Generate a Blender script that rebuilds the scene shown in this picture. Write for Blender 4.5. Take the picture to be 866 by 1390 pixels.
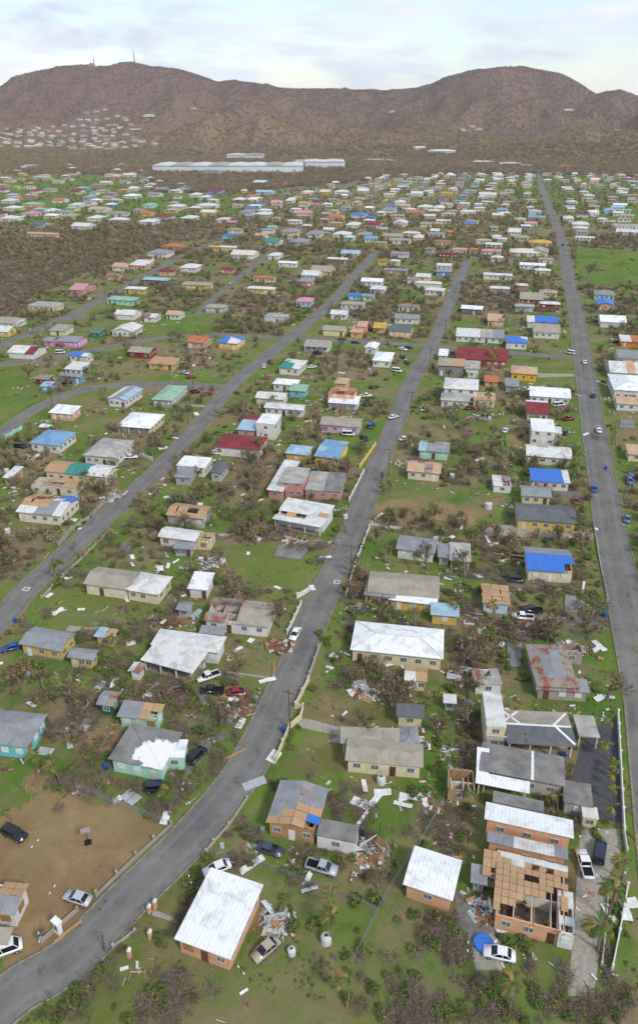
import bpy, bmesh, math, random
import numpy as np
from mathutils import Vector, Matrix, noise
R = math.radians
rng = random.Random(7)
sc = bpy.context.scene
for o in list(bpy.data.objects): bpy.data.objects.remove(o)
COL = sc.collection

# ------------------------------------------------------------------ camera
# world: +Y runs along the three long straight streets, +X to their right, metres, town ground z = 0
FPX, CX, CY, CAMH = 1030.0, 433.0, 650.0, 100.0
PITCH, YAW = R(26.1), R(14.24)
cd = bpy.data.cameras.new('camera'); cam = bpy.data.objects.new('camera', cd); COL.objects.link(cam)
cam.location = (0, 0, CAMH); cam.rotation_euler = (math.pi / 2 - PITCH, 0, YAW)
cd.sensor_fit = 'VERTICAL'; cd.sensor_height = 36.0; cd.lens = 36.0 * FPX / 1390.0
cd.shift_y = -(695 - CY) / 1390.0; cd.clip_start = 1.0; cd.clip_end = 60000
sc.camera = cam

# ------------------------------------------------------------------ world, sun, exposure
SUN_EL, SUN_AZ = R(44), R(128)          # azimuth clockwise from +Y: behind the camera, to its right
w = bpy.data.worlds.new('World'); sc.world = w; w.use_nodes = True
nt = w.node_tree; nt.nodes.clear()
def N(t, **kw):
    n = nt.nodes.new(t)
    for k, v in kw.items(): setattr(n, k, v)
    return n
out = N('ShaderNodeOutputWorld'); bg = N('ShaderNodeBackground'); bg.inputs[1].default_value = 0.105
sky = N('ShaderNodeTexSky', sky_type='NISHITA', sun_disc=False, sun_elevation=SUN_EL, sun_rotation=SUN_AZ, air_density=1.0, dust_density=.6, ozone_density=1.0)
tc = N('ShaderNodeTexCoord')
mp = N('ShaderNodeMapping'); mp.inputs['Scale'].default_value = (1.0, 1.0, 4.2)
n1 = N('ShaderNodeTexNoise'); n1.inputs['Scale'].default_value = 8.0; n1.inputs['Detail'].default_value = 9; n1.inputs['Roughness'].default_value = .58; n1.inputs['Distortion'].default_value = .25
r1 = N('ShaderNodeValToRGB'); r1.color_ramp.elements[0].position = .42; r1.color_ramp.elements[1].position = .60
r1.color_ramp.elements[0].color = (.18, .18, .18, 1); r1.color_ramp.elements[1].color = (.95, .95, .95, 1)
n2 = N('ShaderNodeTexNoise'); n2.inputs['Scale'].default_value = 5.2; n2.inputs['Detail'].default_value = 7
r2 = N('ShaderNodeValToRGB'); r2.color_ramp.elements[0].position = .3; r2.color_ramp.elements[1].position = .7
r2.color_ramp.elements[0].color = (3.7, 4.15, 5.1, 1); r2.color_ramp.elements[1].color = (6.0, 6.15, 6.5, 1)
mx = N('ShaderNodeMix', data_type='RGBA')
L = nt.links.new
L(tc.outputs['Generated'], mp.inputs[0]); L(mp.outputs[0], n1.inputs[0]); L(mp.outputs[0], n2.inputs[0])
L(n1.outputs[0], r1.inputs[0]); L(n2.outputs[0], r2.inputs[0])
L(r1.outputs[0], mx.inputs[0]); L(sky.outputs[0], mx.inputs[6]); L(r2.outputs[0], mx.inputs[7])
L(mx.outputs[2], bg.inputs[0]); L(bg.outputs[0], out.inputs[0])
sd = bpy.data.lights.new('sun', 'SUN'); sd.energy = 1.5; sd.angle = R(10); sd.color = (1, .96, .9)
so = bpy.data.objects.new('sun', sd); COL.objects.link(so)
sv = Vector((math.sin(SUN_AZ) * math.cos(SUN_EL), math.cos(SUN_AZ) * math.cos(SUN_EL), math.sin(SUN_EL)))
so.rotation_euler = (-sv).to_track_quat('-Z', 'Y').to_euler(); so.location = sv * 300
vs = sc.view_settings; vs.view_transform = 'Standard'; vs.look = 'None'; vs.exposure = 0.8; vs.gamma = 1; vs.use_curve_mapping = False
sc.cycles.use_denoising = True; sc.cycles.max_bounces = 6; sc.cycles.volume_bounces = 1

# ------------------------------------------------------------------ photo pixel <-> place
_r = Vector((math.cos(YAW), math.sin(YAW), 0)); _h = Vector((-math.sin(YAW), math.cos(YAW), 0))
_f = _h * math.cos(PITCH) + Vector((0, 0, -math.sin(PITCH))); _u = _h * math.sin(PITCH) + Vector((0, 0, math.cos(PITCH)))
def ray(px, py): return _r * ((px - CX) / FPX) + _u * (-(py - CY) / FPX) + _f
def P(px, py, z=0.0):
    d = ray(px, py); t = (z - CAMH) / d.z
    return Vector((d.x * t, d.y * t, z))
def proj(x, y, z=0.0):
    v = Vector((x, y, z - CAMH)); c = v.dot(_f)
    return CX + FPX * v.dot(_r) / c, CY - FPX * v.dot(_u) / c
TILE = dict(A=(0, 1040), B=(280, 1040), C=(566, 1040), D=(0, 820), E=(280, 820), F=(566, 820), G=(0, 620), H=(280, 620), M=(566, 620),
            J=(0, 420), K=(280, 420), N=(566, 420), Q=(0, 220), S=(280, 220), U=(566, 220), X=(0, 0))
def tp(t, x, y):
    if t == 'X': return x, y
    ox, oy = TILE[t]; return ox + x / 2.887, oy + y / 2.887
def TP(t, x, y, z=0.0): return P(*tp(t, x, y), z)

# ------------------------------------------------------------------ helpers
def lin(h):
    h = h.lstrip('#'); c = [int(h[i:i + 2], 16) / 255 for i in (0, 2, 4)]
    return tuple(x / 12.92 if x <= .04045 else ((x + .055) / 1.055) ** 2.4 for x in c) + (1,)
class MB:
    def __init__(s): s.v = []; s.f = []; s.m = []
    def quad(s, a, b, c, d, m=0):
        n = len(s.v); s.v += [a, b, c, d]; s.f.append((n, n + 1, n + 2, n + 3)); s.m.append(m)
    def tri(s, a, b, c, m=0):
        n = len(s.v); s.v += [a, b, c]; s.f.append((n, n + 1, n + 2)); s.m.append(m)
    def poly(s, pts, m=0):
        n = len(s.v); s.v += list(pts); s.f.append(tuple(range(n, n + len(pts)))); s.m.append(m)
    def box(s, x0, x1, y0, y1, z0, z1, m=0, T=None):
        p = [(x, y, z) for z in (z0, z1) for x, y in ((x0, y0), (x1, y0), (x1, y1), (x0, y1))]
        if T is not None: p = [tuple(T @ Vector(q)) for q in p]
        n = len(s.v); s.v += p
        for q in ((3, 2, 1, 0), (4, 5, 6, 7), (0, 1, 5, 4), (1, 2, 6, 5), (2, 3, 7, 6), (3, 0, 4, 7)):
            s.f.append(tuple(n + i for i in q)); s.m.append(m)
    def tube(s, a, b, r0, r1, k=4, m=0):
        a = Vector(a); b = Vector(b); d = (b - a)
        if d.length < 1e-6: return
        d.normalize(); x = d.orthogonal().normalized(); y = d.cross(x); n = len(s.v)
        for q, rr in ((a, r0), (b, r1)):
            for i in range(k):
                t = 2 * math.pi * i / k; s.v.append(tuple(q + (x * math.cos(t) + y * math.sin(t)) * rr))
        for i in range(k):
            j = (i + 1) % k; s.f.append((n + i, n + j, n + k + j, n + k + i)); s.m.append(m)
    def prism(s, prof, y0, y1, m=0):      # profile in xz, extruded along y
        n = len(s.v); k = len(prof)
        s.v += [(x, y0, z) for x, z in prof] + [(x, y1, z) for x, z in prof]
        s.f.append(tuple(n + i for i in range(k))); s.m.append(m); s.f.append(tuple(n + k + i for i in reversed(range(k)))); s.m.append(m)
        for i in range(k):
            j = (i + 1) % k; s.f.append((n + j, n + i, n + k + i, n + k + j)); s.m.append(m)
    def mesh(s, name, mats, fix=False):
        me = bpy.data.meshes.new(name); me.from_pydata([tuple(p) for p in s.v], [], s.f)
        for mt in (mats if isinstance(mats, (list, tuple)) else [mats]): me.materials.append(mt)
        if any(s.m): me.polygons.foreach_set('material_index', s.m)
        if fix:
            bm = bmesh.new(); bm.from_mesh(me); bmesh.ops.remove_doubles(bm, verts=bm.verts, dist=1e-4)
            bmesh.ops.recalc_face_normals(bm, faces=bm.faces); bm.to_mesh(me); bm.free()
        me.update(); return me
    def build(s, name, mats, parent=None, fix=False): return link(name, s.mesh(name, mats, fix), parent)
def link(name, data, parent=None):
    o = bpy.data.objects.new(name, data); COL.objects.link(o)
    if parent: o.parent = parent
    return o
def empty(name, loc, rz=0.0):
    o = bpy.data.objects.new(name, None); o.location = loc; o.rotation_euler = (0, 0, rz); o.empty_display_size = .1; COL.objects.link(o); return o
def tag(o, label=None, cat=None, group=None, kind=None):
    if label:
        w_ = label.split()[:16]
        while len(label.split()) > 16 and w_[-1] in ('with', 'and', 'of', 'a', 'the', 'its', 'half', 'one', 'to', 'under', 'white', 'grey', 'blue', 'red', 'pale', 'bright', 'long', 'wide', 'broad', 'dark', 'dull', 'beige', 'green', 'bare', 'plywood'): w_.pop()
        o['label'] = ' '.join(w_)
    if cat: o['category'] = cat
    if group: o['group'] = group
    if kind: o['kind'] = kind
    return o
def copy_tree(o, parent=None):
    c = o.copy(); COL.objects.link(c); c.parent = parent
    for ch in list(o.children): copy_tree(ch, c)
    return c

# ------------------------------------------------------------------ materials
_M = {}
class NB:
    def __init__(s, name):
        s.mat = bpy.data.materials.new(name); s.mat.use_nodes = True; s.t = s.mat.node_tree; s.t.nodes.clear()
        s.out = s.n('ShaderNodeOutputMaterial'); s.b = s.n('ShaderNodeBsdfPrincipled'); s.l(s.b.outputs[0], s.out.inputs[0])
        s.tc = s.n('ShaderNodeTexCoord')
    def n(s, t, **kw):
        x = s.t.nodes.new(t)
        for k, v in kw.items(): setattr(x, k, v)
        return x
    def l(s, a, b): s.t.links.new(a, b)
    def noise(s, scale, detail=4, rough=.55, src=None, stretch=None, dist=0):
        x = s.n('ShaderNodeTexNoise'); x.inputs['Scale'].default_value = scale; x.inputs['Detail'].default_value = detail; x.inputs['Roughness'].default_value = rough; x.inputs['Distortion'].default_value = dist
        src = src or s.tc.outputs['Object']
        if stretch:
            m = s.n('ShaderNodeMapping'); m.inputs['Scale'].default_value = stretch; s.l(src, m.inputs[0]); src = m.outputs[0]
        s.l(src, x.inputs[0]); return x.outputs[0]
    def ramp(s, f, p0, p1, c0=(0, 0, 0, 1), c1=(1, 1, 1, 1)):
        x = s.n('ShaderNodeValToRGB'); e = x.color_ramp.elements; e[0].position = p0; e[1].position = p1; e[0].color = c0; e[1].color = c1
        s.l(f, x.inputs[0]); return x.outputs[0]
    def mix(s, f, a, b, mode='MIX'):
        x = s.n('ShaderNodeMix', data_type='RGBA', blend_type=mode)
        for i, q in ((0, f), (6, a), (7, b)):
            if hasattr(q, 'is_output'): s.l(q, x.inputs[i])
            else: x.inputs[i].default_value = q
        return x.outputs[2]
    def col(s, c):
        if hasattr(c, 'is_output'): s.l(c, s.b.inputs['Base Color'])
        else: s.b.inputs['Base Color'].default_value = c
    def bump(s, f, dist, strength=1.0):
        x = s.n('ShaderNodeBump'); x.inputs['Distance'].default_value = dist; x.inputs['Strength'].default_value = strength
        s.l(f, x.inputs['Height']); s.l(x.outputs[0], s.b.inputs['Normal'])
    def rough(s, r, spec=.3): s.b.inputs['Roughness'].default_value = r; s.b.inputs['Specular IOR Level'].default_value = spec
def sc3(c, k): return (c[0] * k, c[1] * k, c[2] * k, 1)
def rand_src(b):      # object coordinates shifted per object, so no two houses weather alike
    oi = b.n('ShaderNodeObjectInfo'); m = b.n('ShaderNodeVectorMath', operation='SCALE'); c = b.n('ShaderNodeCombineXYZ')
    for i in range(3): b.l(oi.outputs['Random'], c.inputs[i])
    b.l(c.outputs[0], m.inputs[0]); m.inputs[3].default_value = 60
    a = b.n('ShaderNodeVectorMath', operation='ADD'); b.l(b.tc.outputs['Object'], a.inputs[0]); b.l(m.outputs[0], a.inputs[1]); return a.outputs[0], oi.outputs['Random']
def plain(hx, rough=.8, spec=.3, metal=0.0, var=.25):
    k = ('p', hx, rough, spec, metal)
    if k in _M: return _M[k]
    b = NB('plain_' + hx); c = lin(hx); src, _ = rand_src(b)
    f = b.noise(1.6, 5, src=src); b.col(b.mix(b.ramp(f, .35, .7), c, sc3(c, 1 - var))); b.rough(rough, spec); b.b.inputs['Metallic'].default_value = metal
    _M[k] = b.mat; return b.mat
def wall_mat(hx):
    k = ('w', hx)
    if k in _M: return _M[k]
    b = NB('wall_' + hx); c = lin(hx); src, _ = rand_src(b)
    f = b.noise(.55, 5, src=src); g = b.noise(2.2, 5, .6, src=src, stretch=(1, 1, .25))
    a = b.mix(b.ramp(f, .38, .68), c, sc3(c, .8)); a = b.mix(b.ramp(g, .56, .78, (0, 0, 0, 1), (.6, .6, .6, 1)), a, (c[0] * .5 + .03, c[1] * .5 + .03, c[2] * .48 + .02, 1))
    b.col(a); b.rough(.9, .15); b.bump(b.noise(9, 3), .02, .4); _M[k] = b.mat; return b.mat
def roof_mat(kind):
    k = ('r', kind)
    if k in _M: return _M[k]
    hx = ROOFS[kind]; c = lin(hx); b = NB('roofing_' + kind); src, rnd = rand_src(b)
    if kind == 't':      # tarpaulin
        g = b.noise(1.1, 5, .6, src=src, dist=.6); b.col(b.mix(b.ramp(g, .3, .75), c, sc3(c, .72))); b.rough(.42, .4); b.bump(g, .3, 1.0)
    elif kind == 'p':    # bare plywood, every sheet its own tint
        g = b.noise(3.5, 5, .6, src=src, stretch=(1, .25, 1)); a = b.mix(rnd, lin('ad8a68'), lin('b99670')); b.col(b.mix(b.ramp(g, .45, .8), a, lin('917d66'))); b.rough(.85, .15)
    elif kind in 'kKm':   # poured concrete, weather-stained
        f = b.noise(.35, 6, .62, src=src, dist=.4); g = b.noise(2.6, 6, .65, src=src)
        a = b.mix(b.ramp(f, .34, .66), c, sc3(c, .5)); a = b.mix(b.ramp(g, .45, .75), a, sc3(c, .66))
        if kind == 'm':      # white paint rolled over part of the slab, ragged at the edge
            mpn = b.n('ShaderNodeMapping'); mpn.inputs['Location'].default_value = (-.55, .35, 0); mpn.inputs['Scale'].default_value = (.17, .24, 0); b.l(b.tc.outputs['Object'], mpn.inputs[0]); ln = b.n('ShaderNodeVectorMath', operation='LENGTH'); b.l(mpn.outputs[0], ln.inputs[0])
            ad = b.n('ShaderNodeMath', operation='MULTIPLY_ADD'); b.l(b.noise(.9, 6, .7), ad.inputs[0]); ad.inputs[1].default_value = 1.1; b.l(ln.outputs['Value'], ad.inputs[2]); hf = b.n('ShaderNodeMath', operation='MULTIPLY'); b.l(ad.outputs[0], hf.inputs[0]); hf.inputs[1].default_value = .5; a = b.mix(b.ramp(hf.outputs[0], .63, .66, (1, 1, 1, 1), (0, 0, 0, 1)), a, lin('e0e0dc'))
        b.col(a); b.rough(.92, .12); b.bump(g, .03, .5)
    else:
        f = b.noise(.45, 6, .6, src=src, dist=.5); g = b.noise(3.0, 5, .65, src=src, stretch=(1, .22, 1))
        dirty = {'r': lin('8f8a80'), 'R': sc3(c, .6), 'w': lin('a9a8a2'), 'W': lin('b0aea6')}.get(kind, sc3(c, .68))
        lo, hi = {'r': (.40, .56), 'w': (.46, .70), 'W': (.50, .76)}.get(kind, (.42, .72))
        a = b.mix(b.ramp(f, lo, hi), c, dirty); a = b.mix(b.ramp(g, .5, .78, (0, 0, 0, 1), (.55, .55, .55, 1)), a, sc3(c, .55))
        wv = b.n('ShaderNodeTexWave', wave_type='BANDS', bands_direction='X'); wv.inputs['Scale'].default_value = .55; b.l(b.tc.outputs['Object'], wv.inputs[0])
        seam = b.ramp(wv.outputs[1], .0, .12, (.88, .88, .88, 1), (1, 1, 1, 1))
        b.col(b.mix(1.0, a, seam, 'MULTIPLY')); b.rough(.62 if kind in 'wWglL' else .8, .3); b.bump(wv.outputs[1], .03, .5)
    _M[k] = b.mat; return b.mat
ROOFS = dict(w='d2d2cd', W='e4e6e5', g='8e9092', d='66686b', b='a29a8a', r='8a5140', R='86363c', p='b4946f', t='3a74cc', l='9fb8c9', L='769fc0', n='93b59b', T='3f8a80', k='8f8d88', m='8f8d88', K='b9b6ae',
             o='b9714c', q='c2a184', c='d6cfc0', P='c98e93', y='c9a24a', e='5f584f', G='5b7f5f')
# ================================================================== THE SETTING
def smooth(a, b, x): t = np.clip((x - a) / (b - a), 0, 1); return t * t * (3 - 2 * t)
_tab = np.random.RandomState(3).rand(256, 256)
def vnoise(x, y):      # value noise, vectorised
    xi = np.floor(x).astype(int); yi = np.floor(y).astype(int); fx = x - xi; fy = y - yi; fx = fx * fx * (3 - 2 * fx); fy = fy * fy * (3 - 2 * fy)
    g = lambda i, j: _tab[i & 255, j & 255]
    return (g(xi, yi) * (1 - fx) + g(xi + 1, yi) * fx) * (1 - fy) + (g(xi, yi + 1) * (1 - fx) + g(xi + 1, yi + 1) * fx) * fy
def fbm(x, y, o=4): return sum(vnoise(x * 2 ** i + 17 * i, y * 2 ** i + 31 * i) * .5 ** i for i in range(o)) / sum(.5 ** i for i in range(o))
def grid_mesh(name, V, nu, nv, mat, wrap=False):
    idx = np.arange(nu * nv).reshape(nv, nu); a = idx[:-1, :-1]; b = idx[:-1, 1:]; c = idx[1:, 1:]; d = idx[1:, :-1]
    F = np.stack([a, b, c, d], -1).reshape(-1, 4)
    me = bpy.data.meshes.new(name); me.vertices.add(len(V)); me.vertices.foreach_set('co', V.astype(np.float32).ravel())
    me.loops.add(F.size); me.loops.foreach_set('vertex_index', F.ravel().astype(np.int32)); me.polygons.add(len(F))
    me.polygons.foreach_set('loop_start', np.arange(0, F.size, 4, dtype=np.int32)); me.polygons.foreach_set('loop_total', np.full(len(F), 4, dtype=np.int32))
    me.materials.append(mat); me.update(calc_edges=True); me.polygons.foreach_set('use_smooth', np.ones(len(F), dtype=bool)); return me

# ---------------------------------------------------------------- ground cover patches (bare earth, dead brush, mown lawn)
POLY = [('dirt', 'A', [(0, 250), (60, 120), (150, 85), (300, 120), (450, 160), (570, 200), (668, 240), (690, 250), (560, 400), (400, 560), (300, 640), (180, 740), (60, 800), (-60, 800), (-60, 500)], 1),
        ('dirt', 'C', [(600, 240), (760, 240), (780, 330), (740, 520), (700, 760), (590, 760), (620, 500)], .45),
        ('brush', 'Q', [(-300, 270), (120, 300), (250, 250), (450, 240), (620, 250), (860, 240), (860, 300), (700, 310), (560, 350), (440, 400), (300, 450), (220, 490), (100, 550), (0, 610), (-300, 700)], .95),
        ('lawn', 'E', [(400, 320), (560, 325), (740, 400), (745, 500), (560, 485), (380, 450), (350, 430)], .9),
        ('lawn', 'E', [(330, 555), (540, 545), (550, 640), (420, 660), (290, 640)], .9),
        ('lawn', 'X', [(200, 1240), (232, 1190), (250, 1220), (225, 1320), (150, 1400), (90, 1400)], .7),
        ('grass', 'Q', [(540, 650), (640, 610), (820, 600), (850, 690), (700, 690), (560, 690)], .9),
        ('grass', 'U', [(620, 330), (866, 350), (1000, 350), (1000, 490), (640, 480), (620, 400)], 1),
        ('grass', 'J', [(0, 250), (120, 220), (230, 300), (150, 380), (0, 460)], .8),
        ('grass', 'Q', [(-80, 70), (70, 80), (130, 115), (60, 135), (-80, 140)], 1),
        ('grass', 'G', [(130, 560), (330, 500), (620, 570), (560, 640), (250, 700), (80, 650)], .8),
        ('grass', 'H', [(60, 340), (260, 350), (440, 380), (400, 500), (180, 500), (60, 400)], .7),
        ('brush', 'X', [(200, 236), (300, 232), (470, 236), (560, 226), (720, 226), (720, 238), (560, 240), (430, 252), (300, 262), (210, 262)], 1),
        ('grass', 'X', [(-80, 238), (120, 236), (210, 262), (310, 266), (325, 288), (240, 294), (100, 302), (-80, 302)], .6),
        ('grass', 'X', [(640, 236), (866, 240), (960, 240), (960, 300), (790, 300), (700, 270)], .5),
        ('dirt', 'N', [(350, 480), (400, 465), (430, 500), (420, 530), (370, 525), (335, 515)], 1)]
BLOB = [('dirt', 'D', 410, 540, 110, 60, .9), ('dirt', 'D', 190, 690, 110, 50, .7), ('dirt', 'B', 110, 290, 100, 40, .55), ('dirt', 'B', 330, 650, 80, 80, .5),
        ('brush', 'C', 100, 250, 110, 110, .8), ('brush', 'C', 80, 680, 130, 110, .9), ('brush', 'F', 220, 500, 60, 150, .7), ('brush', 'F', 260, 230, 110, 90, .9), ('dirt', 'F', 210, 460, 60, 90, .6),
        ('dirt', 'H', 770, 215, 140, 65, .75), ('dirt', 'M', 130, 230, 130, 70, .75), ('dirt', 'M', 640, 410, 60, 60, .4), ('brush', 'D', 300, 430, 110, 110, .7), ('brush', 'E', 110, 380, 110, 60, .7),
        ('brush', 'D', 620, 340, 150, 60, .6), ('brush', 'G', 660, 640, 120, 50, .6), ('brush', 'H', 180, 300, 130, 60, .8), ('brush', 'H', 120, 120, 110, 60, .8), ('brush', 'K', 250, 620, 200, 60, .7),
        ('brush', 'K', 560, 230, 110, 50, .9), ('brush', 'J', 720, 190, 140, 60, .9), ('brush', 'J', 540, 480, 120, 70, .6), ('brush', 'G', 60, 400, 110, 60, .6), ('brush', 'J', 130, 580, 130, 60, .6),
        ('brush', 'S', 180, 540, 200, 60, .8), ('brush', 'S', 650, 600, 120, 40, .5), ('brush', 'U', 280, 520, 130, 70, .9), ('brush', 'M', 330, 640, 200, 60, .7), ('brush', 'M', 640, 650, 120, 60, .4), ('dirt', 'E', 240, 130, 60, 30, .5),
        ('brush', 'B', 660, 470, 60, 50, .6), ('brush', 'K', 480, 640, 120, 50, .7), ('brush', 'N', 290, 250, 50, 120, .6), ('brush', 'N', 120, 660, 150, 40, .5), ('brush', 'B', 90, 380, 110, 25, .7), ('dirt', 'B', 250, 560, 150, 80, .35)]
def pip(x, y, pg):
    ins = np.zeros(x.shape, bool); n = len(pg)
    for i in range(n):
        x0, y0 = pg[i]; x1, y1 = pg[(i + 1) % n]
        if y0 == y1: continue
        c = ((y0 > y) != (y1 > y)) & (x < (x1 - x0) * (y - y0) / (y1 - y0) + x0); ins ^= c
    return ins
def cover(x, y):
    A = dict(dirt=np.zeros(x.shape), brush=np.zeros(x.shape), lawn=np.zeros(x.shape), grass=np.zeros(x.shape))
    dx = x + (fbm(x * .25, y * .25) - .5) * 7; dy = y + (fbm(x * .25 + 50, y * .25 + 9) - .5) * 9
    for k, t, pg, s in POLY:
        wp = [TP(t, *q) for q in pg]; m = pip(dx, dy, [(q.x, q.y) for q in wp]); A[k] = np.maximum(A[k], m * s)
    for k, t, cx, cy, rx, ry, s in BLOB:
        c = TP(t, cx, cy); ex = (TP(t, cx + rx, cy) - c).length; ey = (TP(t, cx, cy - ry) - c).length
        u = ((dx - c.x) * _r.x + (dy - c.y) * _r.y) / ex; v = ((dx - c.x) * _h.x + (dy - c.y) * _h.y) / ey
        A[k] = np.maximum(A[k], s * (1 - smooth(.5, 1.15, np.sqrt(u * u + v * v) + (fbm(x * .4, y * .4) - .5) * .7)))
    rr_ = np.hypot(x, y); A['brush'] = np.maximum(A['brush'], np.maximum(smooth(1250, 1500, rr_), .22 * smooth(350, 750, rr_)))
    A['brush'] *= 1 - .9 * A['grass']
    return A
def ground_mat():
    b = NB('ground'); co = b.tc.outputs['Object']
    at = {k: b.n('ShaderNodeAttribute', attribute_name=k).outputs['Fac'] for k in ('dirt', 'brush', 'lawn', 'grass')}
    g1, g2, g3 = lin('567530'), lin('70853c'), lin('456026')
    a = b.mix(b.ramp(b.noise(.09, 5, .6), .38, .62), g1, g2); a = b.mix(b.ramp(b.noise(.35, 6, .65), .5, .72, (0, 0, 0, 1), (.8, .8, .8, 1)), a, g3)
    a = b.mix(b.ramp(b.noise(1.6, 5, .7), .45, .8, (0, 0, 0, 1), (.55, .55, .55, 1)), a, lin('7f7f48'))
    vr = b.n('ShaderNodeTexVoronoi'); vr.inputs['Scale'].default_value = .042; vr.inputs['Randomness'].default_value = .8; dn = b.n('ShaderNodeMix', data_type='VECTOR'); nn = b.n('ShaderNodeTexNoise'); nn.inputs['Scale'].default_value = .3; nn.inputs['Detail'].default_value = 5; b.l(co, nn.inputs[0])
    va = b.n('ShaderNodeVectorMath', operation='MULTIPLY_ADD'); b.l(nn.outputs[1], va.inputs[0]); va.inputs[1].default_value = (7, 7, 0); b.l(co, va.inputs[2]); b.l(va.outputs[0], vr.inputs[0]); sp = b.n('ShaderNodeSeparateColor'); b.l(vr.outputs['Color'], sp.inputs[0])
    a = b.mix(b.ramp(sp.outputs[0], .45, .95, (0, 0, 0, 1), (.7, .7, .7, 1)), a, lin('767a45')); a = b.mix(b.ramp(sp.outputs[1], .6, 1, (0, 0, 0, 1), (.6, .6, .6, 1)), a, lin('4c6a26'))      # every lot grows its own way
    a = b.mix(at['lawn'], a, b.mix(b.ramp(b.noise(.22, 6, .65), .3, .7), lin('5d6630'), lin('7a7344')))
    def masked(k, base, nz, lo, hi, gain):      # attribute + noise -> ragged mask
        m = b.n('ShaderNodeMath', operation='MULTIPLY_ADD'); b.l(at[k], m.inputs[0]); m.inputs[1].default_value = gain; b.l(nz, m.inputs[2]); return b.ramp(m.outputs[0], lo, hi)
    a = b.mix(b.ramp(b.noise(7.0, 4, .7), .35, .75, (0, 0, 0, 1), (.42, .42, .42, 1)), a, lin('3a5020')); a = b.mix(b.ramp(b.noise(4.2, 5, .7, stretch=(1, 1.4, 1)), .55, .8, (0, 0, 0, 1), (.5, .5, .5, 1)), a, lin('9a9460'))
    nz = b.noise(.055, 7, .68, dist=.3)
    s = b.n('ShaderNodeMath', operation='MULTIPLY_ADD'); b.l(at['grass'], s.inputs[0]); s.inputs[1].default_value = -.22; b.l(nz, s.inputs[2]); nz = s.outputs[0]
    br = b.mix(b.ramp(b.noise(.5, 6, .7), .3, .7), lin('78694f'), lin('937f63')); br = b.mix(b.ramp(b.noise(.16, 5, .6), .45, .7), br, lin('74704a'))
    a = b.mix(masked('brush', a, nz, .465, .61, .32), a, br)
    dr = b.mix(b.ramp(b.noise(.13, 6, .62, dist=.5), .34, .66), lin('9c8262'), lin('7d6747')); dr = b.mix(b.ramp(b.noise(.07, 6, .6), .47, .63), dr, lin('87794f')); dr = b.mix(b.ramp(b.noise(.9, 5, .7), .55, .8, (0, 0, 0, 1), (.6, .6, .6, 1)), dr, lin('6b573c'))
    nz2 = b.noise(.12, 7, .7)
    a = b.mix(masked('dirt', a, nz2, .62, .78, .42), a, dr)
    b.col(a); b.rough(1, .05); b.bump(b.noise(2.4, 5, .75), .25, .8); return b.mat
azs = np.concatenate([np.linspace(-180, -52, 40)[:-1], np.linspace(-52, 26, 520), np.linspace(26, 180, 44)[1:]])
rs = np.concatenate([[.01, 12, 24, 36, 46], np.exp(np.linspace(math.log(54), math.log(1700), 420)), [2200, 3000, 4000, 5500]])
aa, rr = np.meshgrid(np.radians(azs), rs); gx = (np.sin(aa) * rr).ravel(); gy = (np.cos(aa) * rr).ravel()
GM = ground_mat(); gz = (fbm(gx * .05, gy * .05) - .5) * .0
gz[rr.ravel() > 1750] = -1.0
me = grid_mesh('ground', np.stack([gx, gy, gz], -1)[:, :3], len(azs), len(rs), GM)
cov = cover(gx, gy)
for k, v in cov.items(): me.attributes.new(k, 'FLOAT', 'POINT').data.foreach_set('value', v.astype(np.float32))
tag(link('ground', me), kind='structure')

# ---------------------------------------------------------------- hills
SKY = [(-400, 150), (-150, 135), (0, 120), (17, 107), (52, 98.5), (87, 92), (121, 88), (149, 89), (180, 86), (208, 93), (242, 96), (270, 104), (295, 113), (318, 109), (335, 112), (356, 115), (380, 122), (418, 123), (453, 121), (488, 122), (522, 126), (554, 120), (587, 114), (611, 105), (646, 95), (684, 90.5), (722, 94), (760, 102), (781, 112), (808, 128), (840, 123), (866, 133), (1000, 140), (1300, 150)]
MID = [(-400, 165), (0, 152), (40, 138), (70, 150), (140, 160), (200, 150), (240, 132), (270, 138), (330, 128), (370, 140), (430, 152), (474, 146), (520, 158), (566, 146), (600, 132), (640, 142), (690, 150), (740, 142), (790, 156), (830, 146), (866, 150), (1300, 160)]
LOW = [(-400, 205), (0, 205), (130, 205), (180, 190), (208, 172), (260, 164), (330, 160), (400, 170), (460, 163), (540, 174), (600, 180), (700, 182), (760, 170), (820, 176), (866, 172), (1300, 180)]
def layer(tab, r):
    a, h = [], []
    for px, py in tab:
        d = ray(px, py); a.append(math.atan2(d.x, d.y)); h.append(max(0, CAMH + r * d.z / math.hypot(d.x, d.y)))
    return np.array(a), np.array(h)
LAY = [(*layer(SKY, 3500), 3500, 800), (*layer(MID, 2700), 2700, 360), (*layer(LOW, 2080), 2080, 330)]
def hill_h(x, y):
    a = np.arctan2(x, y); r = np.hypot(x, y); tot = np.zeros(x.shape)
    wr = r + (fbm(x * .0022, y * .0022, 3) - .5) * 360
    for (la, lh, r0, wd) in LAY:
        H = np.interp(a, la, lh); t = np.clip(np.abs((r if r0 > 3000 else wr) - r0) / wd, 0, 1); tot = np.maximum(tot, H * (1 - t * t * (3 - 2 * t)))
    env = smooth(1480, 2100, r); rid = 1 - 2 * np.abs(fbm(x * .0042 + 3, y * .0016 + 8, 4) - .5) * 2.2
    side = np.clip(tot / 120, 0, 1)
    damp = 1 - .9 * np.exp(-((r - 3500) / 190) ** 2)
    return np.maximum(tot + (rid - .62) * 95 * env * side * damp + (fbm(x * .012, y * .012) - .5) * 22 * env * damp, 0) * smooth(1440, 1650, r) - .6
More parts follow.
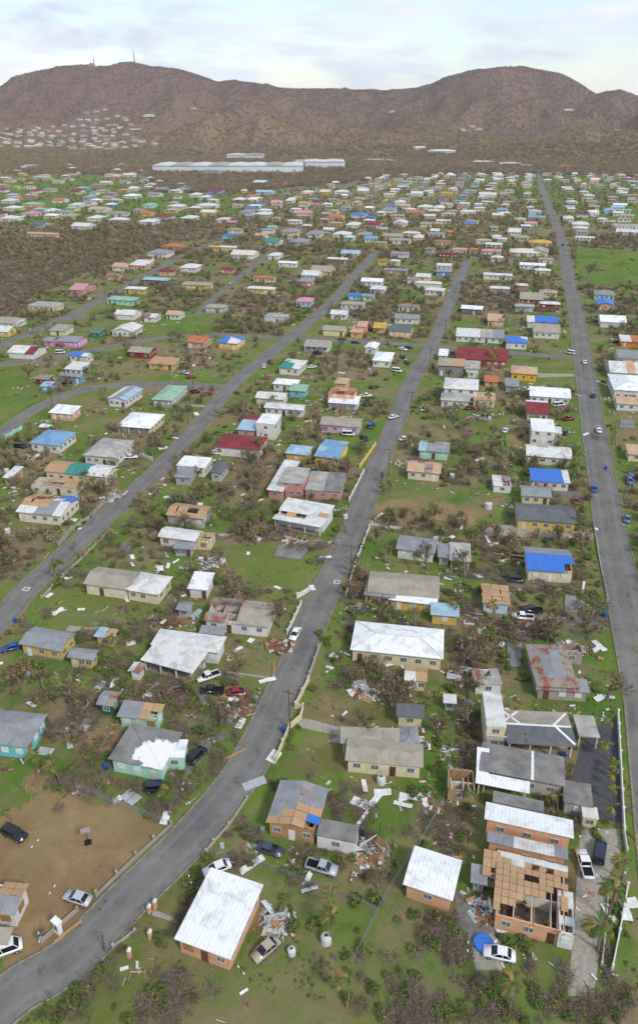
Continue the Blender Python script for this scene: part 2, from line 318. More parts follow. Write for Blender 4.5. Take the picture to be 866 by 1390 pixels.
def hill_mat():
    b = NB('hillside'); a = b.mix(b.ramp(b.noise(.006, 6, .65), .36, .66), lin('755d4f'), lin('866d5c'))
    a = b.mix(b.ramp(b.noise(.02, 7, .7), .45, .72), a, lin('6b574a')); a = b.mix(b.ramp(b.noise(.0042, 7, .7, dist=.6), .60, .72), a, lin('757548'))
    ln = b.n('ShaderNodeVectorMath', operation='LENGTH'); b.l(b.tc.outputs['Object'], ln.inputs[0]); mr = b.n('ShaderNodeMapRange'); mr.inputs[1].default_value = 2050; mr.inputs[2].default_value = 2950; b.l(ln.outputs['Value'], mr.inputs[0])
    a = b.mix(mr.outputs[0], b.mix(.5, a, lin('8a765c')), b.mix(.55, a, lin('6f5850')))
    b.col(a); b.rough(1, .03); b.bump(b.noise(.06, 6, .75), 4, .8); return b.mat
az2 = np.radians(np.linspace(-62, 36, 420)); r2_ = np.concatenate([np.linspace(1430, 4000, 250), np.linspace(4030, 4800, 26)])
a2, q2 = np.meshgrid(az2, r2_); hx, hy = (np.sin(a2) * q2).ravel(), (np.cos(a2) * q2).ravel()
tag(link('hills', grid_mesh('hills', np.stack([hx, hy, hill_h(hx, hy)], -1), 420, len(r2_), hill_mat())), kind='structure')

# ---------------------------------------------------------------- roads
def spline(pts, step=2.5):
    pts = [Vector((p.x, p.y, 0)) for p in pts]; pts = [pts[0] * 2 - pts[1]] + pts + [pts[-1] * 2 - pts[-2]]; o = []
    for i in range(1, len(pts) - 2):
        p0, p1, p2, p3 = pts[i - 1:i + 3]; n = max(1, int((p2 - p1).length / step))
        for k in range(n):
            t = k / n; o.append(.5 * (2 * p1 + (p2 - p0) * t + (2 * p0 - 5 * p1 + 4 * p2 - p3) * t * t + (3 * p1 - p0 - 3 * p2 + p3) * t ** 3))
    o.append(pts[-2]); return o
def asphalt_mat(hx='918e87', hx2='7f7d7a'):
    b = NB('asphalt'); a = b.mix(b.ramp(b.noise(.11, 6, .65), .35, .65), sc3(lin(hx), .70), sc3(lin(hx2), .62))
    a = b.mix(b.ramp(b.noise(.5, 6, .7, dist=.6), .56, .7, (0, 0, 0, 1), (.7, .7, .7, 1)), a, sc3(lin('55565a'), .6))
    at = b.n('ShaderNodeAttribute', attribute_name='edge').outputs['Fac']; m = b.n('ShaderNodeMath', operation='ADD'); b.l(at, m.inputs[0]); b.l(b.noise(.45, 6, .7), m.inputs[1])
    hf = b.n('ShaderNodeMath', operation='MULTIPLY'); b.l(m.outputs[0], hf.inputs[0]); hf.inputs[1].default_value = .5
    a = b.mix(b.ramp(hf.outputs[0], .66, .76, (0, 0, 0, 1), (.8, .8, .8, 1)), a, lin('83785f'))
    a = b.mix(b.ramp(b.noise(.23, 3, .4, dist=1.2), .62, .64, (0, 0, 0, 1), (.25, .25, .25, 1)), a, sc3(lin('5c5b5a'), .8)); a = b.mix(b.ramp(b.noise(.9, 6, .75), .62, .78, (0, 0, 0, 1), (.5, .5, .5, 1)), a, sc3(lin('9a9486'), .8))
    tr = b.n('ShaderNodeMath', operation='PINGPONG'); tr.inputs[1].default_value = .5; b.l(at, tr.inputs[0])
    a = b.mix(b.ramp(tr.outputs[0], .30, .5, (0, 0, 0, 1), (.22, .22, .22, 1)), a, sc3(lin('a7a49c'), .7))
    b.col(a); b.rough(.93, .12); b.bump(b.noise(7, 3, .7), .02, .5); return b.mat
ASPH = asphalt_mat(); KERB = plain('8c867a', .95, .1, var=.5); ROADS = []
def strip(pts, offs, z):      # ribbon along pts through lateral offsets
    V = []
    for i, p in enumerate(pts):
        d = (pts[min(i + 1, len(pts) - 1)] - pts[max(i - 1, 0)]).normalized(); n = Vector((d.y, -d.x, 0))
        for o, zz in zip(offs, z): q = p + n * o; V.append((q.x, q.y, zz))
    return V
def road(name, px, wd, kerbs=True):
    pts = spline([P(x, y) for x, y in px]); ROADS.append((name, pts, wd, kerbs)); k = len(ROADS)
    offs = [-.5 * wd, -.44 * wd, -.25 * wd, 0, .25 * wd, .44 * wd, .5 * wd]; z = .02 + .006 * k
    me = grid_mesh(name, np.array(strip(pts, offs, [z - .01, z + .01, z + .03, z + .045, z + .03, z + .01, z - .01])), 7, len(pts), ASPH)
    me.attributes.new('edge', 'FLOAT', 'POINT').data.foreach_set('value', np.tile(np.array([1, .82, .5, 0, .5, .82, 1], np.float32), len(pts)))
    o = tag(link(name, me), kind='structure'); return o
road('road', [(-420, 1500), (-60, 1395), (30, 1340), (100, 1298), (166, 1228), (257, 1138), (322, 1060), (356, 1000), (390, 925), (411, 879), (429, 830), (460, 764), (488, 696), (517, 621), (538, 571), (560, 515), (587, 469), (600, 436), (616, 397), (634, 354)], 6.3)
road('road', [(-300, 1085), (-140, 960), (0, 842), (36, 801), (104, 739), (156, 691), (201, 651), (225, 627), (263, 586), (311, 528), (349, 494), (384, 466), (410, 445), (446, 414), (469, 389), (495, 359), (512, 341)], 6.0)
road('road', [(940, 1420), (915, 1250), (893, 1080), (878, 960), (862, 880), (843, 793), (825, 703), (812, 620), (807, 593), (794, 507), (781, 424), (770, 369), (762, 327), (748, 289), (737, 260), (729, 231)], 7.8)
road('side_street', [(-260, 690), (-100, 640), (0, 589), (21, 573), (55, 552), (104, 532), (152, 524), (215, 522), (312, 525)], 5.2)
road('side_street', [(-200, 520), (0, 495), (60, 487), (135, 474), (184, 465), (225, 458), (300, 455), (392, 459)], 4.6)
road('side_street', [(-200, 570), (0, 470), (45, 451), (83, 434), (118, 417), (152, 398), (187, 381), (222, 362), (249, 347), (289, 331), (330, 318)], 5.4)
road('side_street', [(83, 435), (118, 431), (160, 428)], 5, False)
road('side_street', [(268, 428), (290, 407), (315, 385), (349, 358), (372, 340)], 4.6, False)
road('side_street', [(394, 458), (455, 462), (530, 466), (587, 470), (660, 476), (718, 481), (786, 486)], 4.8)
road('side_street', [(791, 427), (866, 431), (960, 436)], 4.5, False)
road('side_street', [(763, 330), (866, 339), (980, 348)], 4.5, False)
road('side_street', [(634, 350), (700, 351), (767, 355)], 4.2, False)
road('side_street', [(280, 333), (350, 334), (430, 337), (512, 342)], 4.2, False)
road('side_street', [(455, 268), (470, 256), (490, 242)], 6, False)
RP = [(np.array([(p.x, p.y) for p in pts]), wd) for _, pts, wd, _ in ROADS]
def road_dist(x, y, skip=-1):
    d = 1e9
    for i, (A, wd) in enumerate(RP):
        if i != skip: d = min(d, math.sqrt(((A - (x, y)) ** 2).sum(1).min()) - wd / 2)
    return d
for i, (name, pts, wd, kb) in enumerate(ROADS):      # kerbs: a real step, broken where another street joins
    if not kb: continue
    for s in (-1, 1):
        off = s * (wd / 2 + .16); run = []
        side = [Vector(v) for v in strip(pts, [off], [0])]
        for j, q in enumerate(side + [None]):
            ok = q is not None and road_dist(q.x, q.y, i) > 1.2
            if ok: run.append(j)
            if (not ok or j == len(side) - 1) and len(run) > 2:
                c = [pts[t] for t in run]; a = [s * (wd / 2 + .01), s * (wd / 2 + .01), s * (wd / 2 + .34), s * (wd / 2 + .36)]
                tag(link('kerb', grid_mesh('kerb', np.array(strip(c, a, [.0, .13, .12, 0])), 4, len(run), KERB)), kind='structure'); run = []
            elif not ok: run = []
# worn yellow centre line on the wide straight road
pts = ROADS[2][1]; mk = MB(); ym = plain('8f8763', .95, .1, var=.3)
for i in range(4, len(pts) - 1, 1):
    if (i * 7919) % 11 < 2: continue
    d = (pts[i + 1] - pts[i]).normalized(); n = Vector((d.y, -d.x, 0)) * .06; z = Vector((0, 0, .125))
    for o in (-.16, .16):
        q = n / .06 * o; mk.quad(pts[i] - n + q + z, pts[i] + n + q + z, pts[i + 1] + n + q + z, pts[i + 1] - n + q + z)
tag(mk.build('road_marking', ym), kind='structure')
# paved yards and drives: thin sheets above the ground
def paved(name, t, pg, mat, z=.02):
    m = MB(); c = [TP(t, *q) for q in pg]; m.poly([(q.x, q.y, z) for q in c]); tag(m.build(name, mat, fix=True), kind='structure')
CONC = plain('a39d90', .95, .1, var=.35); DARKA = plain('57575a', .95, .1, var=.3); GRAV = plain('7d7a74', 1, .05, var=.4)
paved('driveway', 'F', [(600, 690), (645, 545), (735, 450), (785, 448), (800, 600), (806, 760), (812, 860), (640, 830), (500, 800), (590, 740)], DARKA)
paved('concrete_yard', 'C', [(640, 250), (790, 245), (800, 320), (745, 440), (735, 600), (690, 900), (585, 900), (615, 640), (625, 420)], CONC, .024)
paved('driveway', 'C', [(150, 490), (300, 520), (330, 560), (290, 700), (240, 800), (150, 620)], GRAV, .021)
paved('driveway', 'E', [(345, 445), (400, 450), (545, 490), (535, 545), (470, 540), (520, 515), (370, 485)], CONC, .022)
paved('concrete_drive', 'M', [(268, 268), (370, 268), (690, 300), (690, 325), (500, 315), (268, 312)], CONC, .022)
paved('driveway', 'M', [(470, 620), (720, 640), (720, 668), (600, 665), (470, 645)], GRAV, .022)
paved('driveway', 'D', [(740, 610), (790, 530), (866, 505), (900, 512), (830, 560), (770, 640), (720, 690)], GRAV, .022)
paved('concrete_path', 'E', [(80, 262), (250, 285), (246, 293), (80, 270)], CONC, .022)
paved('concrete_path', 'A', [(600, 560), (700, 600), (712, 620), (598, 585)], CONC, .022)
paved('driveway', 'C', [(210, 690), (300, 650), (350, 720), (330, 800), (230, 800)], CONC, .022)
paved('concrete_pad', 'D', [(258, 105), (272, 84), (322, 88), (310, 112)], CONC, .022)
paved('concrete_pad', 'D', [(322, 116), (330, 90), (385, 92), (370, 120)], CONC, .022)
paved('driveway', 'H', [(560, 590), (600, 570), (640, 590), (630, 610), (560, 605)], CONC, .022)
paved('driveway', 'M', [(560, 130), (690, 150), (690, 165), (560, 160)], GRAV, .022)
paved('driveway', 'N', [(470, 250), (610, 253), (618, 262), (470, 268)], CONC, .022)
paved('driveway', 'J', [(715, 370), (835, 378), (835, 385), (715, 378)], CONC, .022)
# ================================================================== HOUSES
GLASS = plain('20262b', .25, .5, var=.1); FRAME = plain('c9c9c4', .7, .3); WOODB = plain('a07c50', .9, .1); DOORM = [plain(c, .6, .3) for c in ('e3e0d8', '6b4a33', '5a3b2a', 'cfc8b8')]
RAFT = plain('a9744a', .9, .1, var=.35); FLOORM = plain('8d8578', .95, .1, var=.5); POST = plain('dcd9d0', .8, .2)
_wm = {}
def win_mesh(style):
    if style in _wm: return _wm[style]
    f, p = MB(), MB()
    if style == 'glass':
        f.box(-.64, .64, -.05, .03, -.56, -.47); f.box(-.64, .64, -.05, .03, .47, .56); f.box(-.64, -.55, -.048, .03, -.47, .47); f.box(.55, .64, -.048, .03, -.47, .47); f.box(-.035, .035, -.046, .03, -.47, .47)
        p.box(-.55, -.035, -.012, .02, -.47, .47); p.box(.035, .55, -.012, .02, -.47, .47)
        for k in range(4): z = -.35 + k * .23; f.box(-.55, .55, -.03, -.014, z - .016, z + .016)
        _wm[style] = (f.mesh('window', FRAME), p.mesh('pane', GLASS))
    elif style == 'shut':
        f.box(-.64, .64, -.06, .03, -.56, .56)
        for k in range(7): z = -.45 + k * .15; f.box(-.56, .56, -.085, -.06, z - .05, z + .05)
        _wm[style] = (f.mesh('window', plain('d6d8d6', .7, .3)), None)
    else:
        f.box(-.72, .72, -.06, .03, -.62, .62); _wm[style] = (f.mesh('window', WOODB), None)
    return _wm[style]
def door_mesh():
    if 'door' not in _wm:
        m = MB(); m.box(-.5, .5, -.05, .03, 0, 2.1); m.box(-.42, .42, -.065, -.05, .15, .95); m.box(-.42, .42, -.065, -.05, 1.1, 1.95)
        h = MB(); h.box(.33, .40, -.11, -.066, .98, 1.06); _wm['door'] = ([m.mesh('door', d) for d in DOORM], h.mesh('handle', plain('b8b4a8', .4, .5)))
    return _wm['door']
SITES = []      # (x, y, half w, half d, yaw) of everything built
def zfun(ty, a, b, h, p):
    return {'x': lambda x, y: h + p * (b - abs(y)), 'y': lambda x, y: h + p * (a - abs(x)), 'h': lambda x, y: h + p * min(a - abs(x), b - abs(y)),
            'f': lambda x, y: h + .0 * x, 's': lambda x, y: h + p * (y + b), 'k': lambda x, y: h + p * (b - y)}[ty]
PITCHES = dict(x=.27, y=.27, h=.3, f=0, s=.1, k=.1)
PARTN = dict(t='tarp', p='plywood_sheet', r='rusted_roofing', T='teal_roofing', R='red_roofing', w='roof', W='roof')
def block(root, c, yaw, wd, dp, h, ty, roof, wall, near, o):
    rl = Matrix.Rotation(-root.rotation_euler[2], 3, 'Z') @ (Vector((c[0], c[1], 0)) - root.location); ry = yaw - root.rotation_euler[2]
    def put(ob, loc=(0, 0, 0), rz=0.0):
        ob.parent = root; v = Matrix.Rotation(ry, 3, 'Z') @ Vector(loc); ob.location = (rl.x + v.x, rl.y + v.y, rl.z + v.z); ob.rotation_euler = (0, 0, ry + rz); return ob
    a, b = wd / 2, dp / 2; ov = o.get('ov', .2 if ty == 'f' else .5); p = o.get('pitch', PITCHES[ty]); A, B = a - ov, b - ov
    if ty in 'xyh' and p * min(a, b) > 2.0: p = 2.0 / min(a, b)
    zf = zfun(ty, a, b, h, p); z0 = o.get('z0', 0.0); rr = random.Random(int(c[0] * 13 + c[1] * 7))
    SITES.append((c[0], c[1], a, b, yaw)); th = .2; wm = wall_mat(wall); pd = o.get('porch', 0)
    # walls
    if not o.get('open'):
        m = MB(); yf = -B + pd; top = lambda x, y: zf(x, y) - (.11 if ty != 'f' else .05)
        def slab(x0, y0, x1, y1, nx, ny, mids=()):      # outer line, inward normal
            pts = [(x0, y0)] + [(x0 + (x1 - x0) * t, y0 + (y1 - y0) * t) for t in mids] + [(x1, y1)]
            for (xa, ya), (xb, yb) in zip(pts[:-1], pts[1:]):
                za, zb = top(xa, ya), top(xb, yb); o_ = [(xa, ya, z0), (xb, yb, z0), (xb, yb, zb), (xa, ya, za)]; i_ = [(x + nx * th, y + ny * th, z) for x, y, z in o_]
                m.poly(o_); m.poly(i_[::-1]); m.quad(o_[3], o_[2], i_[2], i_[3])
        slab(-A, yf, A, yf, 0, 1, (.5,) if ty == 'y' else ()); slab(A, B, -A, B, 0, -1, (.5,) if ty == 'y' else ())
        mid = (-yf / (B - yf),) if ty == 'x' and yf < 0 else ()
        slab(A, yf, A, B, -1, 0, mid); slab(-A, B, -A, yf, 1, 0, tuple(1 - t for t in mid))
        wo = put(m.build('wall', wm))
        if near and o.get('plinth'):
            q = MB(); q.box(-A - .06, A + .06, yf - .06, B + .06, z0, z0 + .5); put(q.build('plinth', plain('8b8780', .95, .1)))
        # openings
        style = o.get('win', rr.choice(['glass', 'glass', 'glass', 'shut'])); ws, ps = None, None
        def window(x, y, z, rz):
            st = style if rr.random() > o.get('board', .04) else 'board'; fm, pm = win_mesh(st); wo_ = put(link('window', fm), (x, y, z), rz); s = o.get('ws', 1.0); wo_.scale = (s, 1, s)
            if pm:
                pn = link('pane', pm, wo_)
        levels = o.get('lev', [0.0, 2.7] if h > 4.6 else [0.0])
        zc = z0 + min(1.65, h * .55)
        for lv in levels:
            n = o.get('nf', max(1, int(2 * A / 3.3))); dr = rr.randrange(n + 1) if lv == 0 and o.get('door', 1) and n > 1 else -1
            for k in range(n + (1 if dr >= 0 else 0)):
                x = -A + 2 * A * (k + .5) / (n + (1 if dr >= 0 else 0))
                if k == dr:
                    dm, hm = door_mesh(); do = put(link('door', rr.choice(dm)), (x, yf - .02, z0)); link('handle', hm, do) if near else None
                else: window(x, yf - .02, zc + lv, 0)
            if o.get('side', 1):
                n = max(1, int((B - yf) / 2.2))
                for k in range(n):
                    y = yf + (B - yf) * (k + .5) / n; window(A + .02, y, zc + lv, math.pi / 2)
                    if near or c[0] > -10: window(-A - .02, y, zc + lv, -math.pi / 2)
        if pd:
            n = max(2, int(2 * A / 3.2)); q = MB()
            for k in range(n + 1):
                x = -A + .15 + (2 * A - .3) * k / n; e = MB(); zz = zf(x, -B + .15) - .1; e.box(-.11, .11, -.11, .11, z0, zz); put(e.build('column', POST), (x, -B + .15, 0))
            q.box(-A, A, -B, yf, z0, z0 + .18); put(q.build('porch_floor', FLOORM))
    else:      # carport / shelter on posts
        n = max(1, int(2 * A / 4))
        for k in range(n + 1):
            for y in (-B + .1, B - .1):
                x = -A + .1 + (2 * A - .2) * k / n; e = MB(); e.box(-.09, .09, -.09, .09, z0, zf(x, y) - .08); put(e.build('post', POST), (x, y, 0))
    # roof
    rows = roof.split('/'); ny, nx = len(rows), max(len(r) for r in rows); rows = [r.ljust(nx, r[-1]) for r in rows]
    tk = .22 if ty == 'f' else .11
    if nx * ny == 1 and ty == 'h':
        m = MB(); q = min(a, b); zr = h + p * q; e = [(-a, -b, h), (a, -b, h), (a, b, h), (-a, b, h)]
        r0, r1 = ((-(a - b), 0, zr), ((a - b), 0, zr)) if a >= b else ((0, -(b - a), zr), (0, (b - a), zr))
        if a >= b: fs = [(e[0], e[1], r1, r0), (e[1], e[2], r1), (e[2], e[3], r0, r1), (e[3], e[0], r0)]
        else: fs = [(e[0], e[1], r0), (e[1], e[2], r1, r0), (e[2], e[3], r1), (e[3], e[0], r0, r1)]
        for f in fs: m.poly(f)
        lo = [(x, y, z - tk) for x, y, z in e]
        for i in range(4): m.quad(lo[i], lo[(i + 1) % 4], e[(i + 1) % 4], e[i])
        m.poly(lo[::-1]); ro = put(m.build('roof', roof_mat(roof), fix=True))
        if near:
            k = MB(); cap = .035
            for s_, t_ in ((e[0], r0), (e[1], r1 if a >= b else r0), (e[2], r1), (e[3], r0 if a >= b else r1), (r0, r1)):
                k.tube(Vector(s_) + Vector((0, 0, cap)), Vector(t_) + Vector((0, 0, cap)), .11, .11, 4)
            put(k.build('ridge_cap', roof_mat('w' if roof in 'wW' else roof)))
    else:
        cells = {}
        for j in range(ny):
            for i in range(nx): cells.setdefault(rows[ny - 1 - j][i], []).append((i, j))
        X = lambda i: -a + 2 * a * i / nx
        Y = lambda j: -b + 2 * b * j / ny
        for ch, cl in cells.items():
            if ch == '.': continue
            if ch != 'p' and len(cl) > 1:      # touching cells only form one piece
                left = set(cl); comps = []
                while left:
                    st = [left.pop()]; cp = list(st)
                    while st:
                        i, j = st.pop()
                        for n_ in ((i + 1, j), (i - 1, j), (i, j + 1), (i, j - 1)):
                            if n_ in left: left.remove(n_); st.append(n_); cp.append(n_)
                    comps.append(cp)
            else: comps = [cl]
            if ch == 'p':
                for i, j in cl:
                    cw, cdp = 2 * a / nx, 2 * b / ny; mx_, my_ = (max(1, round(cw / 2.4)), max(1, round(cdp / 1.6))) if near else (1, 1)
                    for u in range(mx_):
                        for v in range(my_):
                            if near and rr.random() < .04: continue
                            g = .03; xs = (X(i) + cw * u / mx_ + g, X(i) + cw * (u + 1) / mx_ - g); ys = [Y(j) + cdp * v / my_ + g, Y(j) + cdp * (v + 1) / my_ - g]
                            if ys[0] < 0 < ys[1]: ys.insert(1, 0.0)
                            jx = rr.uniform(-.5, .5) if near and v % 2 else 0; xs = (max(-a, xs[0] + jx), min(a, xs[1] + jx)); m = MB(); dz = rr.uniform(-.01, .05)
                            for y0, y1 in zip(ys[:-1], ys[1:]):
                                t = [(x, y, zf(x, y) + dz) for x, y in ((xs[0], y0), (xs[1], y0), (xs[1], y1), (xs[0], y1))]; m.poly(t); m.poly([(x, y, z - .03) for x, y, z in t][::-1])
                                for k in range(4): q0, q1 = t[k], t[(k + 1) % 4]; m.quad((q0[0], q0[1], q0[2] - .03), (q1[0], q1[1], q1[2] - .03), q1, q0)
                            put(m.build('plywood_sheet', roof_mat('p')))
                continue
            for cp in comps:
                bm = bmesh.new(); vc = {}; up = .05 if ch == 't' else 0.0; sub = 2 if ty != 'h' else 4
                def vert(x, y):
                    k = (round(x, 3), round(y, 3))
                    if k not in vc: vc[k] = bm.verts.new((x, y, zf(x, y) + up + (rr.uniform(-.015, .03) if near and (nx * ny > 1) else 0)))
                    return vc[k]
                for i, j in cp:
                    for u in range(sub):
                        for v in range(sub):
                            x0, x1 = X(i + u / sub), X(i + (u + 1) / sub); y0, y1 = Y(j + v / sub), Y(j + (v + 1) / sub)
                            bm.faces.new((vert(x0, y0), vert(x1, y0), vert(x1, y1), vert(x0, y1)))
                fs = bm.faces[:]; bot = {}
                for f in fs: bm.faces.new([bot.setdefault(v, bm.verts.new(v.co - Vector((0, 0, tk + up)))) if v not in bot else bot[v] for v in reversed(f.verts)])
                for e in [e for e in bm.edges if len(e.link_faces) == 1 and e.verts[0] in bot]:
                    f = e.link_faces[0]; lp = next(l for l in f.loops if l.edge == e); v0, v1 = lp.vert, lp.link_loop_next.vert
                    bm.faces.new((v1, v0, bot[v0], bot[v1]))
                for v in [v for v in bm.verts if not v.link_faces]: bm.verts.remove(v)
                me = bpy.data.meshes.new('roof'); bm.to_mesh(me); bm.free(); me.materials.append(roof_mat(ch)); put(link(PARTN.get(ch, 'roof'), me))
        if '.' in cells:
            for i in range(nx):
                js = [j for (ii, j) in cells['.'] if ii == i]
                if not js: continue
                cw = 2 * a / nx; n = max(1, round(cw / (1.0 if near else 2.2)))
                for u in range(n):
                    if rr.random() < o.get('drop', .18): continue
                    x = X(i) + cw * (u + .5) / n; m = MB(); y0, y1 = Y(min(js)), Y(max(js) + 1)
                    if rr.random() < .3: y1 = y0 + (y1 - y0) * rr.uniform(.4, .8)
                    for s0, s1 in (((y0, 0), (0, y1)) if y0 < 0 < y1 and ty in 'xh' else ((y0, y1),)):
                        za, zb = zf(x, s0) - .2, zf(x, s1) - .2; m.poly([(x - .04, s0, za), (x - .04, s1, zb), (x - .04, s1, zb + .16), (x - .04, s0, za + .16)][::-1]); m.poly([(x + .04, s0, za), (x + .04, s1, zb), (x + .04, s1, zb + .16), (x + .04, s0, za + .16)])
                        m.quad((x - .04, s0, za + .16), (x + .04, s0, za + .16), (x + .04, s1, zb + .16), (x - .04, s1, zb + .16))
                    put(m.build('rafter', RAFT))
            m = MB(); m.box(-A + th, A - th, -B + th + pd, B - th, z0 + .03, z0 + .12); put(m.build('floor', FLOORM))
            if near:
                for k in range(3):
                    m = MB(); x = (-.55 + .55 * k) * A + rr.uniform(-.5, .5); m.box(x - .07, x + .07, -B + th + pd, B * rr.uniform(-.2, .9), z0 + .12, z0 + min(2.4, h - .4)); put(m.build('partition_wall', wall_mat('cfc6b4')))
                m = MB(); m.box(-A + th, A - th, -.07 * B, -.07 * B + .14, z0 + .12, z0 + min(2.3, h - .5)); put(m.build('partition_wall', wall_mat('d8d2c4')))
                m = MB(); 
                for _ in range(int(3 * A * B)):
                    T = Matrix.Translation((rr.uniform(-A + .6, A - .6), rr.uniform(-B + .6 + pd, B - .6), z0 + .2 + rr.random() * .9)) @ Matrix.Rotation(rr.uniform(0, 6.3), 4, 'Z') @ Matrix.Rotation(rr.gauss(0, .5), 4, 'X'); l_ = rr.uniform(.2, 1.0); m.box(-l_, l_, -l_ * rr.uniform(.08, .5), l_ * .1, -.03, .03, rr.randrange(5), T)
                tag(put(m.build('rubble', [plain('d0cfc8'), plain('9a9c9c'), plain('a5835c'), plain('5f4c3a'), plain('7a3f36')])), kind='stuff')
    if o.get('rail'):
        for k in range(int(2 * a / .25) + 1):
            m = MB(); m.box(-.03, .03, -.03, .03, 0, .9); put(m.build('baluster', POST), (-a + min(2 * a, .25 * k), -b, h + .0))
        m = MB(); m.box(-a, a, -.05, .05, .9, .98); put(m.build('handrail', POST), (0, -b, h))
    for s0, s1, t0, t1, mk in o.get('strips', ()):      # painted sealant strips along the roof, as thin sheets
        m = MB(); n = 8
        for k in range(n):
            u0, u1 = k / n, (k + 1) / n; pa = Vector((-a + 2 * a * (s0 + (s1 - s0) * u0), -b + 2 * b * (t0 + (t1 - t0) * u0), 0)); pb = Vector((-a + 2 * a * (s0 + (s1 - s0) * u1), -b + 2 * b * (t0 + (t1 - t0) * u1), 0))
            dd = (pb - pa).normalized(); nn = Vector((-dd.y, dd.x, 0)) * .22; q = [pa - nn, pb - nn, pb + nn, pa + nn]; m.poly([(v.x, v.y, zf(v.x, v.y) + .05) for v in q])
        put(m.build('sealant_strip', plain('e4e4e0', .8, .2)))
def frame3(t, fl, fr, bk, h):      # three eave corners in the photograph -> centre, yaw, width, depth on the ground
    a, b, c = TP(t, *fl, h), TP(t, *fr, h), TP(t, *bk, h); d = b - a; yaw = math.atan2(d.y, d.x); y = tp(t, *fl)[1]
    lim = R(14) if y > 850 else R(6) if y > 640 else R(2.5); yaw = max(-lim, min(lim, yaw))
    u = Vector((math.cos(yaw), math.sin(yaw), 0)); v = Vector((-u.y, u.x, 0)); wd = d.dot(u); dp = (c - a).dot(v); dp = max(2.2, min(dp, 26)); wd = max(2.0, wd)
    ctr = a + u * wd / 2 + v * dp / 2; ctr.z = 0; return ctr, yaw, wd, dp
HOUSES = []
def house(label, t, *blocks, name='house', cat='house', group=None):
    root = None
    for bk in blocks:
        x0, y0, x1, y1, x2, y2, h, ty, roof, wall = bk[:10]; o = bk[10] if len(bk) > 10 else {}
        c, yaw, wd, dp = frame3(t, (x0, y0), (x1, y1), (x2, y2), h); near = tp(t, x0, y0)[1] > 640
        if root is None: root = empty(name, c, yaw); tag(root, label, cat, group); HOUSES.append((root, c))
        block(root, c, yaw, wd, dp, h, ty, roof, wall, near, o)
    return root
Wh, Cr, Ye, Or, Mi, Tu, Ta, Pk, Bl, Gr, Or2 = 'd6d4cd', 'd6c9a6', 'cfb062', 'd4a27e', 'a6d0b8', '74bcc2', 'b08a60', 'c88f86', '6f99c8', 'a5a6a2', 'd5882f'
# --- nearest blocks, read corner by corner from the photograph
house('white house whose stripped roof shows orange boards, beside the bare earth yard', 'A', (-190, 560, 60, 585, 132, 462, 3.2, 'x', 'gpppp/gpppp/ggggg/ggggg', Wh, dict(board=.5)), (-150, 690, 30, 700, 60, 640, 2.9, 's', 'b', Wh))
house('tan house with half its roof stripped to planks and a blue tarp patch', 'B', (232, 222, 432, 262, 565, 105, 3.2, 'y', 'gggg/ggrg/gggg/ggpp/gppt/ppp.', Ta, dict(win='glass', pitch=.2)), (431, 268, 585, 300, 607, 235, 2.9, 'f', 'k', Wh, dict(ov=.1)))
house('orange walled house with a broad clean white roof beside junk-strewn patio', 'B', (-126, 676, 96, 758, 285, 492, 3.3, 's', 'W', Or, dict(pitch=.04)))
house('small orange house with plain white roof at the end of the gravel drive', 'C', (-56, 462, 140, 528, 210, 380, 3.2, 'x', 'W', Or, dict(pitch=.12)))
house('long peach house under a white metal roof behind the gutted plywood house', 'C', (262, 215, 612, 292, 625, 215, 4.4, 'k', 'W', Or, dict(lev=[1.2], pitch=.14)))
house('gutted peach house with sagging plywood roof and roofless front rooms open to the sky', 'C', (292, 590, 592, 668, 620, 400, 3.0, 'x', 'wwwwwwwwww/ppwwpppppp/pppppppppp/pppppppppp/pppppppp.p/ppppppp.pp/pppp.....p/ppp......./p........./..........', Or, dict(pitch=.1, board=0, drop=.8)), (272, 300, 590, 372, 600, 342, 3.4, 'k', 'ggwwwg', Or, dict(door=0, pitch=.15)), (254, 425, 322, 440, 330, 345, 2.9, 's', 'pp/pp/p.', Or, dict(door=0, nf=1)), (556, 650, 600, 660, 628, 500, 3.1, 'f', 'w/w/./w/.', Wh, dict(door=0, nf=1, ov=.05, drop=.9)))
house('low grey metal shed between the small orange house and the gutted house', 'C', (208, 455, 275, 468, 322, 405, 2.3, 's', 'g', 'a8b0b4', dict(nf=1, side=0)), name='shed', cat='shed')
house('wide grey flat concrete roof with white metal trim above the dark driveway', 'F', (245, 650, 580, 715, 607, 605, 3.4, 'x', 'kkkkk/kkkkk', 'b9b2a4', dict(pitch=.07, strips=[(.62, .62, 0, 1, 0)])), (228, 700, 440, 742, 447, 712, 3.0, 's', 'W', Wh, dict(open=1)), (230, 690, 280, 698, 296, 580, 3.0, 's', 'W', Wh, dict(open=1)))
house('bare concrete slab roof annexe at the edge of the dark driveway', 'C', (576, 140, 690, 160, 706, 75, 2.8, 'f', 'k', 'a8a296'), name='annexe', cat='building')
house('stained flat roofed annexe squeezed behind the long peach house', 'C', (295, 138, 495, 182, 507, 140, 2.7, 'f', 'k', 'b3ab9c'), name='annexe', cat='building')
house('small beige box hut beside the dark blue car yard', 'C', (648, 198, 712, 208, 714, 165, 2.5, 'f', 'c', Cr, dict(nf=1)), name='hut', cat='shed')
house('open timber frame of exposed rafters beside the grass lot', 'C', (118, 92, 232, 104, 240, 14, 2.6, 'f', '.../.../...', 'a98e6a', dict(board=0)), name='unfinished_shed', cat='shed')
